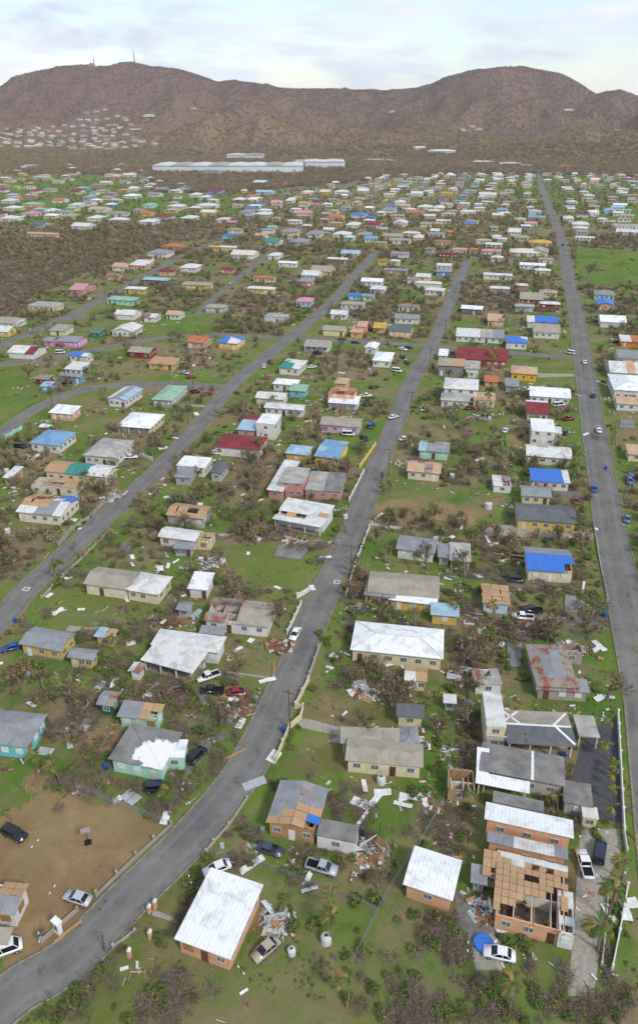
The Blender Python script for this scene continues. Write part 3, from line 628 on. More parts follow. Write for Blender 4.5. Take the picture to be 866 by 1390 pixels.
house('two storey cream house with balcony, white strips outline its brown and grey roof', 'F', (352, 545, 626, 560, 632, 428, 3.2, 'x', 'bbbbb/bbbbb/ddddd/ddddd', 'd8bd62', dict(porch=2.2, pitch=.13, strips=[(.02, .98, .5, .5, 0), (.02, .25, .95, .5, 0), (.98, .75, .05, .5, 0), (.98, .72, .97, .5, 0), (.02, .25, .6, .95, 0)])), (272, 478, 350, 484, 357, 350, 5.4, 'f', 'w', Cr, dict(ov=.1)), (272, 530, 348, 536, 352, 498, 2.7, 'f', 'K', Cr, dict(open=1, rail=1)))
house('pale flat carport slab beside the white-striped roof', 'F', (633, 516, 716, 522, 724, 440, 2.8, 'f', 'K', Wh, dict(open=1)), name='carport', cat='carport')
house('rust-red roofed house with grey stone walls and stripped rear wing', 'F', (468, 322, 636, 330, 642, 165, 3.0, 'h', 'rrrr/rrgr/rggr/rggr/rggr/rrrr', 'a09a8c', dict(pitch=.25)), (560, 195, 662, 198, 666, 150, 2.9, 'x', 'r.../r...', 'a39c90'), (468, 335, 678, 348, 680, 300, 2.6, 's', 'rrrrg', 'a09a8c', dict(door=1)))
house('roofless white shack with one rusty sheet left among brown debris', 'F', (228, 314, 335, 314, 340, 252, 2.5, 'f', 'r.K/rKK', Wh), name='shack', cat='shed')
house('small cream hut with dark grey roof beside the wire fence', 'E', (743, 437, 856, 447, 864, 400, 2.8, 's', 'd', Cr), name='hut', cat='shed')
house('white metal garden shed beside the chain fence and dirt strip', 'F', (102, 386, 155, 391, 157, 360, 2.2, 's', 'w', Wh, dict(nf=1, side=0)), name='shed', cat='shed')
house('cream house with gleaming white hip roof above a lawn littered with white sheets', 'E', (563, 178, 929, 216, 941, 100, 3.2, 'h', 'W', Cr, dict(win='glass', pitch=.2)))
house('small cream hut with orange plywood roof splashed white', 'E', (775, 298, 866, 306, 878, 250, 2.7, 'x', 'pp/wp', Cr, dict(nf=2)), name='hut', cat='shed')
house('cream house with long beige roof and red eave line facing the mown lawn', 'E', (543, 612, 850, 640, 845, 548, 3.1, 'x', 'b', Cr, dict(pitch=.22)), (525, 545, 760, 552, 757, 492, 2.8, 's', 'b', Cr, dict(open=1)), (762, 555, 838, 556, 840, 478, 3.0, 'h', 'g', Cr, dict(side=0)))
house('sprawling white house with white roof and deep carport beside a palm', 'D', (590, 158, 858, 192, 905, 130, 3.2, 'h', 'w', Wh, dict(pitch=.14)), (550, 218, 755, 272, 800, 190, 3.0, 's', 'w', Wh, dict(porch=4.5, pitch=.05)))
house('white house with caved-in rusty roof on one end and beige roof on the other', 'H', (-12, 640, 245, 668, 280, 575, 3.0, 'x', 'rrrbbb/r..bbb/...bbb/rr.bbb', Wh, dict(board=.4)), (-30, 690, 70, 700, 85, 672, 2.3, 's', 'g', Wh, dict(open=1)))
house('yellow house with grey metal gable roof beside a bright blue car', 'D', (73, 155, 240, 186, 298, 115, 3.0, 'x', 'g', Ye, dict(plinth=1)))
house('small yellow cottage with pale grey roof in front of the larger yellow house', 'D', (262, 208, 366, 220, 406, 182, 2.7, 'x', 'g', Ye, dict(nf=2)), name='cottage')
house('tiny yellow hut with patchy plywood and blue-grey roof next to a palm', 'D', (367, 126, 442, 138, 458, 102, 2.5, 's', 'lp', Ye, dict(nf=1)), name='hut', cat='shed')
house('turquoise house with weathered grey hip roof beside the fallen tree', 'D', (-140, 535, 105, 562, 214, 435, 3.2, 'h', 'g', Tu, dict(win='shut')))
house('mint green house, grey flat roof with large white painted patch', 'D', (424, 606, 636, 650, 742, 508, 3.2, 'h', 'm', Mi, dict(pitch=.06)), (640, 600, 735, 545, 742, 530, 3.0, 'f', 'W', Mi, dict(side=1)))
house('small mint shack with blue-grey roof on one half and bare rafters on the other', 'D', (457, 440, 622, 458, 642, 398, 2.8, 's', 'ggpp/ggp.', Mi, dict(win='shut')), name='shack', cat='shed')
house('dark green shed with rust-streaked roof beside the fallen tree', 'D', (376, 393, 446, 402, 482, 346, 2.7, 'x', 'gr/gr', '2f5a48', dict(nf=1)), name='shed', cat='shed')
house('little white shed with rusty gable roof near the sprawling white house', 'D', (500, 262, 548, 272, 572, 235, 2.3, 'y', 'wr', Wh, dict(nf=1, side=0)), name='shed', cat='shed')
house('long cream house, one half beige gable roof and one half white hip roof', 'G', (325, 497, 500, 522, 550, 452, 3.0, 'x', 'b', Cr), (490, 520, 622, 542, 688, 472, 3.0, 'h', 'w', Cr, dict(door=1)))
house('white house with pale grey roof and little front porch beside the plywood roofed house', 'G', (617, 312, 766, 332, 786, 290, 2.9, 'x', 'w', Wh), (677, 358, 753, 364, 764, 340, 2.5, 's', 'g', Gr, dict(nf=2)))
house('small roofless cream room attached beyond the white house', 'G', (765, 330, 828, 332, 832, 297, 2.5, 'f', '.p/..', Cr, dict(nf=1)), name='ruined_room', cat='ruin')
house('grey walled house with bare plywood roof on the green lot', 'G', (648, 228, 800, 246, 856, 198, 2.9, 'x', 'pppp/pppp', 'b7b5ac'))
house('pale yellow house with blue tarp on one corner and brown stripped rear roof', 'G', (62, 215, 240, 234, 326, 162, 3.1, 'x', 'pp.tt/p.pwt/pppgw/wwggw', 'ddd6bf'))
house('cream house with roof in three parts: plywood, teal and white', 'J', (172, 634, 428, 648, 444, 612, 3.2, 'x', 'ppTTww/ppTTww', Cr))
house('roofless concrete ruin with plywood scraps in front of the teal roofed house', 'J', (118, 690, 296, 700, 304, 664, 2.6, 'f', '.pp/..p', 'cbc4b4'), name='ruin', cat='ruin')
house('small grey tool shed with peaked roof among debris', 'G', (688, 598, 742, 606, 753, 570, 2.3, 'x', 'g', 'aca79c', dict(nf=1, side=0)), name='shed', cat='shed')
house('little white box house with white roof in front of the pale rubble heap', 'G', (733, 516, 816, 522, 841, 463, 2.8, 's', 'W', Wh, dict(nf=2)), name='cottage')
house('pink two storey house with white side roof and grey terraces', 'K', (285, 676, 380, 684, 405, 622, 4.8, 'f', 'K', Pk), (236, 706, 300, 714, 346, 612, 3.0, 's', 'w', Pk, dict(door=0)), (385, 706, 530, 712, 536, 640, 2.9, 'f', 'Kk', Pk, dict(door=0)))
house('white house whose white roof is torn by brown holes, beside the leaning pole', 'H', (258, 242, 440, 292, 480, 200, 3.1, 's', 'wwwww/wwwww/wwwwp/pp.ww/wwwww', Wh, dict(porch=2)))
house('white house with grey roof above the long beige roofed house', 'H', (742, 360, 896, 380, 914, 325, 2.9, 'x', 'g', Wh))
house('grey roofed open carport packed with dark junk', 'M', (80, 392, 130, 394, 140, 350, 2.5, 's', 'g', 'b9b7ae', dict(nf=1)), (126, 405, 211, 412, 218, 350, 2.7, 's', 'K', Gr, dict(open=1)), name='carport', cat='carport')
house('yellow house with long beige roof and white carport edge holding a car', 'H', (630, 530, 912, 548, 928, 470, 3.0, 'x', 'b', Ye, dict(porch=0)), (616, 540, 740, 556, 756, 512, 2.7, 's', 'g', Ye, dict(open=1)), (716, 560, 905, 582, 912, 548, 2.6, 's', 'W', Ye))
house('small yellow cottage with light blue roof beside shredded palms', 'M', (52, 618, 165, 626, 168, 584, 2.7, 's', 'l', Ye), name='cottage')
house('orange-yellow house with dark grey gable roof above a concrete drive', 'M', (390, 246, 626, 258, 614, 195, 3.0, 'x', 'd', Ye))
house('cream house with bright blue tarp over its front roof slope', 'M', (430, 442, 614, 442, 618, 366, 3.2, 'x', 'ggggg/ggggg/ttttt/tttt.', Cr))
house('pale blue cottage with square plywood hip roof by two pickups', 'M', (254, 572, 366, 582, 372, 506, 2.8, 'h', 'ppp/ppp/ppp', 'b9cbd6', dict(pitch=.12)), name='cottage')
house('white house with blue tarp roof beside the burnt-out lot', 'M', (446, 94, 600, 100, 602, 62, 2.9, 's', 'tttttw', Wh))
house('cream house with crumpled light grey roof in front of the tarp roofed white house', 'M', (408, 152, 528, 160, 532, 120, 2.8, 'x', 'g', Cr))
house('wrecked white shed with red roof scraps on the burnt-out lot', 'M', (298, 112, 372, 116, 376, 76, 2.3, 'f', 'wr/w.', Wh), name='shed', cat='shed')
house('white house under light blue metal roof beside parked dark cars', 'J', (114, 522, 232, 534, 312, 482, 3.1, 'h', 'L', Wh))
house('white house with grey hip roof next to the three-part roof', 'J', (324, 570, 456, 582, 536, 514, 3.3, 'h', 'K', Wh))
house('white L-shaped house with bright white roof beside the far street', 'J', (455, 456, 590, 466, 660, 412, 3.0, 'h', 'W', Cr, dict(porch=1.6)))
house('orange bungalow with flat white roof on the bend of the side street', 'J', (190, 404, 288, 410, 336, 386, 2.8, 's', 'W', Or), name='bungalow')
house('cream house with roof half rusty white half blue-grey', 'J', (418, 348, 492, 358, 550, 310, 3.2, 'y', 'wgl/wgl', Wh))
house('grey house with pale green roof by the street junction', 'J', (593, 352, 678, 356, 736, 300, 3.0, 'h', 'n', Gr))
house('bright blue house with grey roof beside the side street', 'J', (230, 258, 308, 272, 350, 256, 2.9, 'x', 'g', Bl))
house('white house with blue tarp and green strip on its roof', 'J', (268, 178, 334, 190, 396, 174, 3.0, 'x', 'ttn/ttw', Wh))
house('low white house in front of the tarp-and-green roof', 'J', (250, 233, 322, 238, 346, 214, 2.6, 's', 'w', Wh))
house('dark red shed with rusty roof behind the small blue shed', 'J', (135, 272, 192, 274, 211, 260, 2.5, 's', 'r', '7a2f2f'), name='shed', cat='shed')
house('small bright blue shed at the street bend', 'J', (155, 300, 194, 303, 213, 287, 2.4, 's', 'l', Bl, dict(nf=1)), name='shed', cat='shed')
house('long bright pink house with dark roof panels', 'J', (222, 124, 312, 127, 326, 106, 2.9, 'x', 'dggg/gggg', 'd98fc0'))
house('small bright pink house beside the long pink house', 'J', (168, 122, 206, 126, 214, 109, 2.7, 'x', 'g', 'd98fc0'))
house('white bungalow with dull red roof at one end', 'J', (28, 168, 152, 164, 166, 144, 2.7, 'x', 'wwR/wwR', Wh), name='bungalow')
house('brick red house with beige roof', 'J', (500, 165, 586, 172, 610, 150, 2.8, 'x', 'b', '8a3a32'))
house('yellow plywood-roofed shed among broken trees', 'J', (578, 212, 690, 214, 699, 196, 2.4, 's', 'pp', Ye, dict(nf=2)), name='shed', cat='shed')
house('house with rust-orange roof beside broken trees', 'J', (728, 126, 802, 132, 826, 106, 2.9, 'x', 'o', 'b9a58c'))
house('white cottage with front gable on the open lawn', 'J', (435, 84, 526, 86, 522, 60, 2.9, 'y', 'w', Wh), name='cottage')
house('small green shed with rusty lean-to', 'J', (345, 92, 392, 94, 398, 78, 2.4, 's', 'G', '3f7a58', dict(nf=1)), name='shed', cat='shed')
house('low cream shed with beige roof', 'J', (190, 82, 262, 84, 268, 66, 2.5, 's', 'b', Cr), name='shed', cat='shed')
house('white house with beige roof at the side-street corner', 'J', (-20, 52, 62, 54, 92, 32, 2.9, 'x', 'b', Wh))
house('small yellow house with white roof at the side-street corner', 'J', (-20, 86, 36, 87, 42, 64, 2.6, 'x', 'w', Ye))
house('white bungalow with grey roof near the green shed', 'J', (445, 19, 532, 20, 548, 3, 2.8, 'x', 'w', Wh), name='bungalow')
house('white cottage with rust-red roof end', 'J', (560, 30, 612, 32, 618, 16, 2.6, 'x', 'rw', Wh), name='cottage')
house('white cottage with dull rust roof', 'J', (648, 20, 706, 22, 714, 6, 2.6, 'x', 'q', Wh), name='cottage')
house('orange hut with rusty white roof next to a power pole', 'J', (10, 658, 44, 662, 82, 622, 2.5, 's', 'w', Or, dict(nf=1)), name='hut', cat='shed')
house('white flat roofed house with grey front room beside leafless kerb trees', 'J', (690, 610, 802, 620, 842, 582, 3.3, 'f', 'W', Wh, dict(nf=2)), (680, 656, 748, 660, 780, 628, 2.8, 's', 'g', Gr, dict(nf=1)))
house('small grey gabled house beside the white flat roofed house', 'K', (12, 640, 60, 645, 88, 600, 2.9, 'y', 'd', 'b4b4b0'))
house('long white house under a dark red roof', 'K', (26, 536, 208, 552, 262, 502, 3.2, 'h', 'R', Wh))
house('tall white two storey house with low blue-grey wing', 'K', (194, 444, 272, 446, 286, 412, 5.8, 'f', 'W', Wh, dict(ov=.1)), (118, 470, 192, 474, 200, 442, 2.9, 's', 'l', Pk), (140, 438, 196, 440, 200, 420, 3.0, 's', 'R', Pk))
house('yellow house with pale blue roof', 'K', (306, 562, 396, 572, 428, 538, 3.2, 'h', 'l', Ye))
house('tall yellow house with bright blue roof next to the pale blue roof', 'K', (420, 574, 518, 586, 554, 518, 3.6, 'x', 'LLl/LLL/lLL/LLL', 'd8b42c', dict(pitch=.12)))
house('lilac house with long grey-brown roof beside a white truck', 'K', (443, 450, 604, 458, 608, 428, 3.0, 'x', 'b', 'c7a9c4'))
house('peach house rebuilt in steps with a roofless upper floor', 'K', (475, 330, 582, 334, 588, 310, 5.0, 'f', '.p./...', Or), (475, 364, 596, 369, 592, 346, 3.0, 's', 'W', Wh, dict(porch=1.4)), (498, 288, 548, 293, 563, 270, 4.6, 'h', 'q', Or))
house('long white house with white roof', 'K', (225, 384, 380, 396, 389, 374, 2.9, 'x', 'w', Wh))
house('cream house with white gable and orange porch wall', 'K', (190, 346, 306, 354, 331, 328, 3.0, 'x', 'w', 'd6bf9a'))
house('white house with small turquoise wing', 'K', (258, 290, 352, 298, 383, 277, 3.0, 'h', 'W', Wh), (320, 316, 388, 322, 416, 302, 2.8, 's', 'n', Tu))
house('white house whose white roof has a teal corner', 'K', (280, 226, 362, 236, 398, 200, 3.1, 'h', 'www/Tww/TTw', Wh))
house('white house with beige roof and open car porch at the junction', 'K', (380, 144, 478, 149, 500, 122, 2.9, 'x', 'b', Wh, dict(porch=1.5)))
house('lime yellow house with grey-beige roof', 'K', (453, 80, 542, 84, 549, 66, 2.9, 'x', 'b', 'd6d07a'))
house('peach house with plywood patched roof beside the lime house', 'K', (560, 88, 608, 94, 614, 72, 2.9, 's', 'q', 'e0a06e'), (588, 66, 628, 68, 631, 52, 4.6, 's', 'q', 'e0a06e', dict(nf=1)))
house('small yellow shed beside the flat roofed peach house', 'K', (650, 72, 702, 74, 706, 58, 2.6, 's', 'y', Ye), name='shed', cat='shed')
house('peach bungalow with dark flat roof and pale fascia', 'K', (712, 84, 802, 89, 828, 63, 3.0, 'f', 'd', 'dcae84'), name='bungalow')
house('white cottage with steep white gable near the junction', 'K', (617, 150, 664, 154, 694, 134, 3.0, 'y', 'W', Wh), name='cottage')
house('white house with white hip roof and dark doorway near the junction', 'K', (648, 199, 722, 204, 759, 170, 3.0, 'h', 'W', Wh))
house('yellow house half under blue tarp beside the cross street', 'K', (42, 128, 120, 136, 156, 110, 3.1, 'h', 'tt/tw', Ye))
house('white cottage beside the upper street', 'K', (484, 18, 552, 21, 566, 6, 2.7, 'x', 'w', Wh), name='cottage')
house('white house with long grey roof and dark car bay', 'K', (735, 34, 836, 38, 852, 22, 2.8, 'x', 'g', Wh))
house('cream house with rust-striped pale roof on the green lot', 'N', (-42, 632, 92, 644, 101, 602, 2.9, 'x', 'qrqq/qqrq', Cr))
house('mint house with rust-streaked grey roof next to the cream rust-striped one', 'N', (4, 552, 126, 556, 141, 522, 2.9, 'x', 'gRgq/lggg', Mi))
house('large white two storey house with pale hip roof and lower front wing', 'N', (102, 308, 240, 314, 262, 276, 5.4, 'h', 'w', Wh), (90, 354, 206, 359, 216, 328, 3.0, 'h', 'K', Wh), (220, 352, 306, 356, 312, 328, 2.8, 'f', 'q', Cr))
house('dull grey two storey house with plywood roof edge', 'N', (80, 218, 188, 218, 196, 202, 4.6, 's', 'bp', '8d8a84'), (186, 230, 246, 231, 252, 210, 4.2, 's', 'K', Wh))
house('long low building with dull red roof beside the cross street', 'N', (150, 192, 356, 192, 360, 154, 2.9, 'x', 'R', 'a56a58'), name='building', cat='building')
house('vivid yellow house with peach roof and green ridge strip', 'N', (366, 248, 472, 256, 476, 226, 3.2, 'h', 'nnn/qqq/qqq', 'e6b81e'))
house('white house with white metal gable roof beside parked cars', 'N', (440, 338, 602, 344, 603, 310, 3.0, 'x', 'W', Wh))
house('house with roof half white half dark red', 'N', (428, 406, 516, 407, 517, 360, 3.0, 'x', 'WWW/WWW/RRR/RRR', 'd6cdbc'))
house('white two storey house with balconies beside the dirt patch', 'N', (448, 474, 542, 478, 544, 432, 5.2, 'f', 'W', Wh, dict(ov=.1)), (542, 484, 568, 485, 570, 460, 3.0, 'f', 'w', Wh, dict(side=0)))
house('long worn white house with peeling flat roof', 'N', (426, 572, 606, 580, 610, 542, 2.9, 'x', 'wqww/wwww', 'd6d0bf'))
house('white house with blue tarp across its hip roof by the cross street', 'N', (346, 128, 434, 132, 436, 108, 3.2, 'h', 'ttw/ttt', Wh))
house('long low white house with open bay for red trucks', 'N', (150, 104, 342, 112, 346, 90, 2.7, 's', 'wwKg', Wh))
house('tan house with blue tarp strip along its ridge', 'N', (274, 44, 342, 47, 346, 20, 3.0, 'x', 'ttt/qqq', 'cfa87c'))
house('white house with wide blue tarp beside the grey-beige roof', 'N', (430, 48, 551, 51, 552, 30, 3.0, 'x', 'wttt/wttt', Wh))
house('white house with broad grey-beige roof below the tarp roof', 'N', (454, 88, 561, 91, 562, 60, 3.0, 'x', 'b', Wh))
house('neat white mobile home with pale roof beside the wide road', 'N', (717, 48, 819, 49, 820, 27, 2.9, 'x', 'W', Wh))
house('orange walled house with white roof beyond the wide road', 'N', (797, 124, 884, 127, 884, 110, 2.8, 's', 'wo', 'e0742f'))
house('grey roofed cream house beyond the wide road', 'N', (785, 190, 890, 194, 892, 162, 3.0, 'x', 'g', Cr))
house('white house with pinkish roof patches beyond the wide road', 'N', (755, 246, 890, 252, 895, 208, 3.0, 'x', 'qwww/wwqw', Wh))
house('big white house with shiny white roof beyond the wide road', 'N', (770, 314, 905, 320, 910, 262, 4.0, 'h', 'W', Wh))
house('white house with rust-brown roof beyond the wide road', 'N', (780, 368, 900, 372, 905, 346, 2.8, 'x', 'q', Wh))
house('small rusty roofed shed beyond the wide road', 'N', (825, 566, 900, 570, 905, 540, 2.6, 's', 'q', Cr), name='shed', cat='shed')
house('small grey shed beside the vivid yellow house', 'N', (345, 300, 400, 303, 402, 278, 2.6, 's', 'g', Gr), name='shed', cat='shed')
house('low rust-orange shed behind the large white house', 'N', (262, 282, 318, 284, 320, 266, 2.2, 's', 'o', Or), name='shed', cat='shed')
house('white flat topped shed at the corner of the cross street', 'N', (82, 180, 120, 182, 124, 162, 2.5, 's', 'W', Wh), name='shed', cat='shed')
# --- middle distance: photo box (x0, x1, top, bottom), roof, wall
WORDS = dict(w='white', W='bright white', g='grey', d='dark grey', b='beige', r='rusty', R='red', p='plywood', t='blue tarp', l='pale blue', L='blue', n='pale green', T='teal', k='concrete', K='pale concrete', o='orange', q='tan', c='cream', P='pink', y='yellow', e='dark brown', G='green')
WALLS = dict(w=Wh, c=Cr, y=Ye, o=Or, m=Mi, t=Tu, p=Pk, b=Bl, g=Gr, r='8a3a32', l='bba7cf', B='a9cbe0', k='6a6660')
WN = dict(w='white', c='cream', y='yellow', o='peach', m='mint', t='turquoise', p='pink', b='blue', g='grey', r='brick red', l='lilac', B='pale blue', k='dark')
FAR = []
def site(t, x0, x1, y0, y1, roof, wall, ty=None):
    px0, py0 = tp(t, x0, y0); px1, py1 = tp(t, x1, y1); cxp = (px0 + px1) / 2; g = P(cxp, py1 - .03 * (px1 - px0)); best = None
    for d in np.arange(5.5, 17, .5):
        e = abs(proj(g.x, g.y + d, 3.6)[1] - py0)
        if best is None or e < best[0]: best = (e, d)
    d = best[1]; sh = proj(g.x, g.y + d)[0] - proj(g.x, g.y)[0]; pxm = proj(g.x + 1, g.y)[0] - proj(g.x, g.y)[0]
    wd = max(6.5, min(30, ((px1 - px0) - max(0, sh) * .8) / pxm)); FAR.append((Vector((g.x - sh * .4 / pxm, g.y + d / 2, 0)), wd + .6, d + .6, roof, wall, ty or rng.choice('xhxh')))
MIDT = '''Q 275 370 475 525 P p;Q 115 245 545 590 K c f;Q 420 545 525 565 n m;Q 490 580 495 520 w y;Q 560 670 460 485 l k s;Q 710 835 468 505 b y h;Q 615 690 420 448 R o h;Q 705 790 398 435 w w h;Q 575 680 343 378 g w h;Q 635 725 318 350 o o h;Q 510 600 388 425 w o s;Q 555 605 372 395 R c;Q 440 510 395 430 q c;Q 420 480 435 465 r o;Q 820 866 330 350 y y;Q 280 375 232 268 w w;Q 540 625 222 250 w w;Q 705 780 200 235 w w h;Q 595 685 198 230 R w h;Q 548 605 193 215 o y;Q 785 860 188 212 c y;Q 415 507 190 218 g c h;Q 340 415 200 235 w w h;Q 235 315 195 228 b y;Q 170 240 180 207 w w;Q 85 165 185 217 P w h;Q -5 90 205 237 w w h;Q 12 95 168 195 w c h;Q 347 437 175 200 q w;Q 555 617 157 183 n m h;Q 653 733 163 188 w c h;Q 765 860 160 185 w w;Q 205 270 140 163 o w;Q 325 380 125 150 L o;Q 85 175 150 180 n o h;Q 5 75 140 165 w w h;Q 482 555 120 145 W w h;Q 578 640 120 138 g w;Q 505 553 97 115 w w;Q 567 615 83 100 w w;Q 280 335 97 128 R c;Q 120 170 98 125 R c;Q 165 225 95 120 g c h;Q 125 195 48 70 l y h;Q 265 315 35 52 R w;Q 75 165 5 25 l t;Q 410 480 45 62 q c;Q 450 510 10 22 T w;Q 510 560 25 42 R w;Q 740 795 118 140 w w;Q 780 830 120 150 w B;Q 605 665 97 118 g g;Q 130 200 230 262 d g;Q 105 235 280 300 q p s;Q 425 510 218 242 w g;Q 680 715 130 145 o w;Q 270 330 160 182 w w;Q 320 380 152 175 g w;Q 480 540 35 60 w w;
S 180 240 65 90 w b s;S 267 318 65 92 R w;S 5 72 95 125 R b;S 132 162 106 122 w y;S 155 208 127 147 o y;S 100 158 133 160 w r;S 192 270 103 130 l B;S 185 262 190 220 w g;S 40 98 213 240 w w f;S 82 147 258 282 g c h;S 62 120 285 305 t T;S 215 270 260 283 g w;S 290 370 250 290 g c h;S 228 300 300 330 T w;S 325 405 298 332 g g h;S 390 460 268 298 g w;S 495 570 272 300 w w;S 585 650 273 303 g p;S 690 770 280 308 b c;S 808 852 283 312 c c h;S 660 708 310 333 b y;S 547 607 235 262 w w;S 620 690 235 262 R w;S 730 790 228 255 w w y;S 563 630 198 222 t w;S 340 420 190 215 P o;S 480 540 205 232 o c;S 250 300 148 172 P w;S 505 565 150 168 o w;S 500 560 105 128 w w;S 445 490 110 128 c y;S 735 780 147 170 w w;S 778 850 185 212 o y;S 685 745 178 202 g w;S 755 800 165 185 q w;S 800 850 113 135 w w;S 525 605 345 378 l w;S 475 557 375 400 w k;S 722 795 350 378 g w;S 670 710 380 405 o y;S 720 760 380 407 w c;S 695 790 415 445 g p;S 820 880 435 470 w c;S 605 695 453 490 W w;S 640 705 482 520 w l;S 785 830 453 480 g w;S 555 610 510 545 t B;S 612 658 515 548 g m;S 525 622 543 582 b w;S 485 555 575 612 g w;S 750 835 562 590 r w;S 405 505 405 450 b y;S 372 455 425 465 w w;S 355 425 452 490 g p;S 185 275 443 475 o c;S 160 273 487 520 w y;S 350 422 528 570 P B h;S 283 360 388 415 W w;S 242 298 353 385 w w;S 95 205 345 383 c w;S 10 45 330 350 y y;S 55 125 330 352 w y;S -5 85 555 595 b g;S 230 320 590 632 K w f;S 55 115 410 440 R p;S 410 470 150 170 R w;S 130 190 185 210 g w;S 370 420 105 130 w c;S 590 640 100 125 w g;
U 250 328 340 368 P w;U 288 335 365 392 w w;U 360 470 330 375 c w;U 440 512 335 372 K c y;U 435 523 305 335 y c h;U 475 530 375 400 b c;U 400 500 395 425 W w s;U 460 520 415 445 w c;U 385 430 478 505 w p;U 258 370 440 465 w w;U 283 360 488 518 w g;U 75 135 395 425 w w;U 72 135 415 450 g b;U -5 95 470 498 c w;U 30 108 490 525 w w;U 400 490 510 562 b r;U 475 545 498 535 b c;U 480 555 553 580 w r;U 170 255 570 600 W k s;U 380 455 562 590 K g;U 690 768 500 543 g m;U 700 765 535 583 t o y;U 618 692 290 313 w w;U 605 670 233 260 w w;U 570 610 210 235 w w;U 765 880 240 268 K w f;U 775 880 265 292 w w;U 730 775 182 205 l B y;U 675 710 195 217 w w y;U 622 670 200 218 R w;U 433 500 210 232 L o;U 435 485 187 208 l w;U 378 425 217 240 n y;U 355 405 250 290 w w;U 72 130 308 328 o c;U 30 72 333 358 o T;U 82 160 355 378 R r;U 137 195 340 360 q w;U 205 235 338 360 o p;U 180 225 236 258 t y;U 105 140 265 290 o y;U 168 228 188 207 W w;U 10 60 235 257 b c;U -10 22 283 312 c c;U 60 100 235 255 q o;U 300 350 295 318 w c;U 230 290 300 325 q w;U 240 310 120 140 w w;U 90 140 160 180 q w;U 0 60 165 190 w w;U 60 110 168 192 w w'''
for ln in MIDT.replace('\n', '').split(';'):
    q = ln.split(); site(q[0], *[float(v) for v in q[1:5]], q[5], q[6] if q[6] in WALLS else 't', q[7] if len(q) > 7 else None)
n_mid = len(FAR)
# --- the dense settlement beyond: rows of lots, houses of the same kinds
def clear(x, y, rad):
    for (sx, sy, a, b, _) in SITES:
        if abs(x - sx) < a + rad and abs(y - sy) < b + rad: return False
    for c, wd, d, *_ in FAR:
        if abs(x - c.x) < wd / 2 + rad and abs(y - c.y) < d / 2 + rad: return False
    return road_dist(x, y) > rad * .8
def inpoly(px, py, pg): return bool(pip(np.array([px]), np.array([py]), pg)[0])
ZONE = [(452, 250), (520, 239), (730, 236), (960, 236), (960, 335), (866, 330), (800, 322), (640, 342), (520, 335), (420, 330), (330, 326), (300, 300), (330, 275), (400, 262)]
LANES = []
yy = 640.0
while yy < 1420:
    xx = -500.0
    while xx < 480:
        x = xx + rng.uniform(-5, 5); y = yy + rng.uniform(-6, 6); xx += 24; px, py = proj(x, y)
        if not inpoly(px, py, ZONE) or rng.random() < .40 or not clear(x, y, 7.5): continue
        if 715 < px < 735 and False: continue
        FAR.append((Vector((x, y, 0)), rng.uniform(7.5, 15), rng.uniform(6.5, 11), rng.choice('wwwwwWWgggbbbKKcqdw' if rng.random() < .8 else 'lnTRoLtPqy'), rng.choice('wwwwccccgg' if rng.random() < .85 else 'yompBl'), rng.choice('xxhhys')))
    yy += rng.choice([19, 22, 27])
# scattered houses on the plain to the left, below the hills
LZ = [(0, 196), (90, 188), (200, 205), (205, 235), (280, 262), (330, 300), (240, 296), (150, 300), (0, 300), (-120, 300), (-120, 200)]
for k in range(420):
    px, py = rng.uniform(-110, 330), 196 + 104 * rng.random(); q = P(px, py)
    if inpoly(px, py, LZ) and clear(q.x, q.y, 11) and rng.random() < .55 and q.length < 1640: FAR.append((q, rng.uniform(11, 17), rng.uniform(9, 12), rng.choice('wwwWWgbRKlqPn'), rng.choice('wwwcccymbpo'), rng.choice('hhxh')))
def short(lab):
    for cut in (' beside', ' next to', ' below', ' above', ' behind', ' near', ' in front', ' between', ' by ', ' beyond', ' at ', ' among', ' whose', ' facing', ', ', ' in ', ' on ', ' under ', ' close'):
        if cut in lab and lab.index(cut) > 12: lab = lab[:lab.index(cut)]
    w_ = lab.split()[:9]
    while w_ and w_[-1] in ('with', 'and', 'of', 'a', 'the', 'its', 'half', 'one', 'to', 'under'): w_.pop()
    return ' '.join(w_)
def beside(x, y, skip=None):
    best = min((h for h in HOUSES if h[0] is not skip), key=lambda h: (h[1].x - x) ** 2 + (h[1].y - y) ** 2); return 'the ' + short(best[0]['label'])
used = len(HOUSES); LIMIT = 300; rest = []; newl = []
for i, (c, wd, d, roof, wall, ty) in enumerate(FAR):
    if i >= n_mid and used >= LIMIT: rest.append((c, wd, d, roof, wall, ty)); continue
    used += 1; lab = f'{WN[wall]} walled house with {WORDS[roof]} roof'; yaw = R(rng.uniform(-3, 3)) if i < n_mid else R(rng.uniform(-7, 7))
    root = empty('house', c, yaw); tag(root, lab, 'house', 'houses in the middle distance' if i < n_mid else 'far houses'); HOUSES.append((root, c)); newl.append((root, c, lab))
    block(root, c, yaw, wd, d, 3.0, ty, roof, WALLS[wall], False, dict(side=1 if i < n_mid else 0))
for root, c, lab in newl: 
    w_ = (lab + ' next to ' + beside(c.x, c.y, root)).split()[:16]
    while w_[-1] in ('with', 'and', 'of', 'a', 'the', 'its', 'half', 'one', 'to', 'under', 'roof,', 'white', 'grey', 'blue', 'red', 'pale', 'bright', 'long', 'wide', 'broad', 'dark', 'dull', 'beige'): w_.pop()
    root['label2'] = ' '.join(w_)
for root, c, lab in newl: root['label'] = root['label2']; del root['label2']
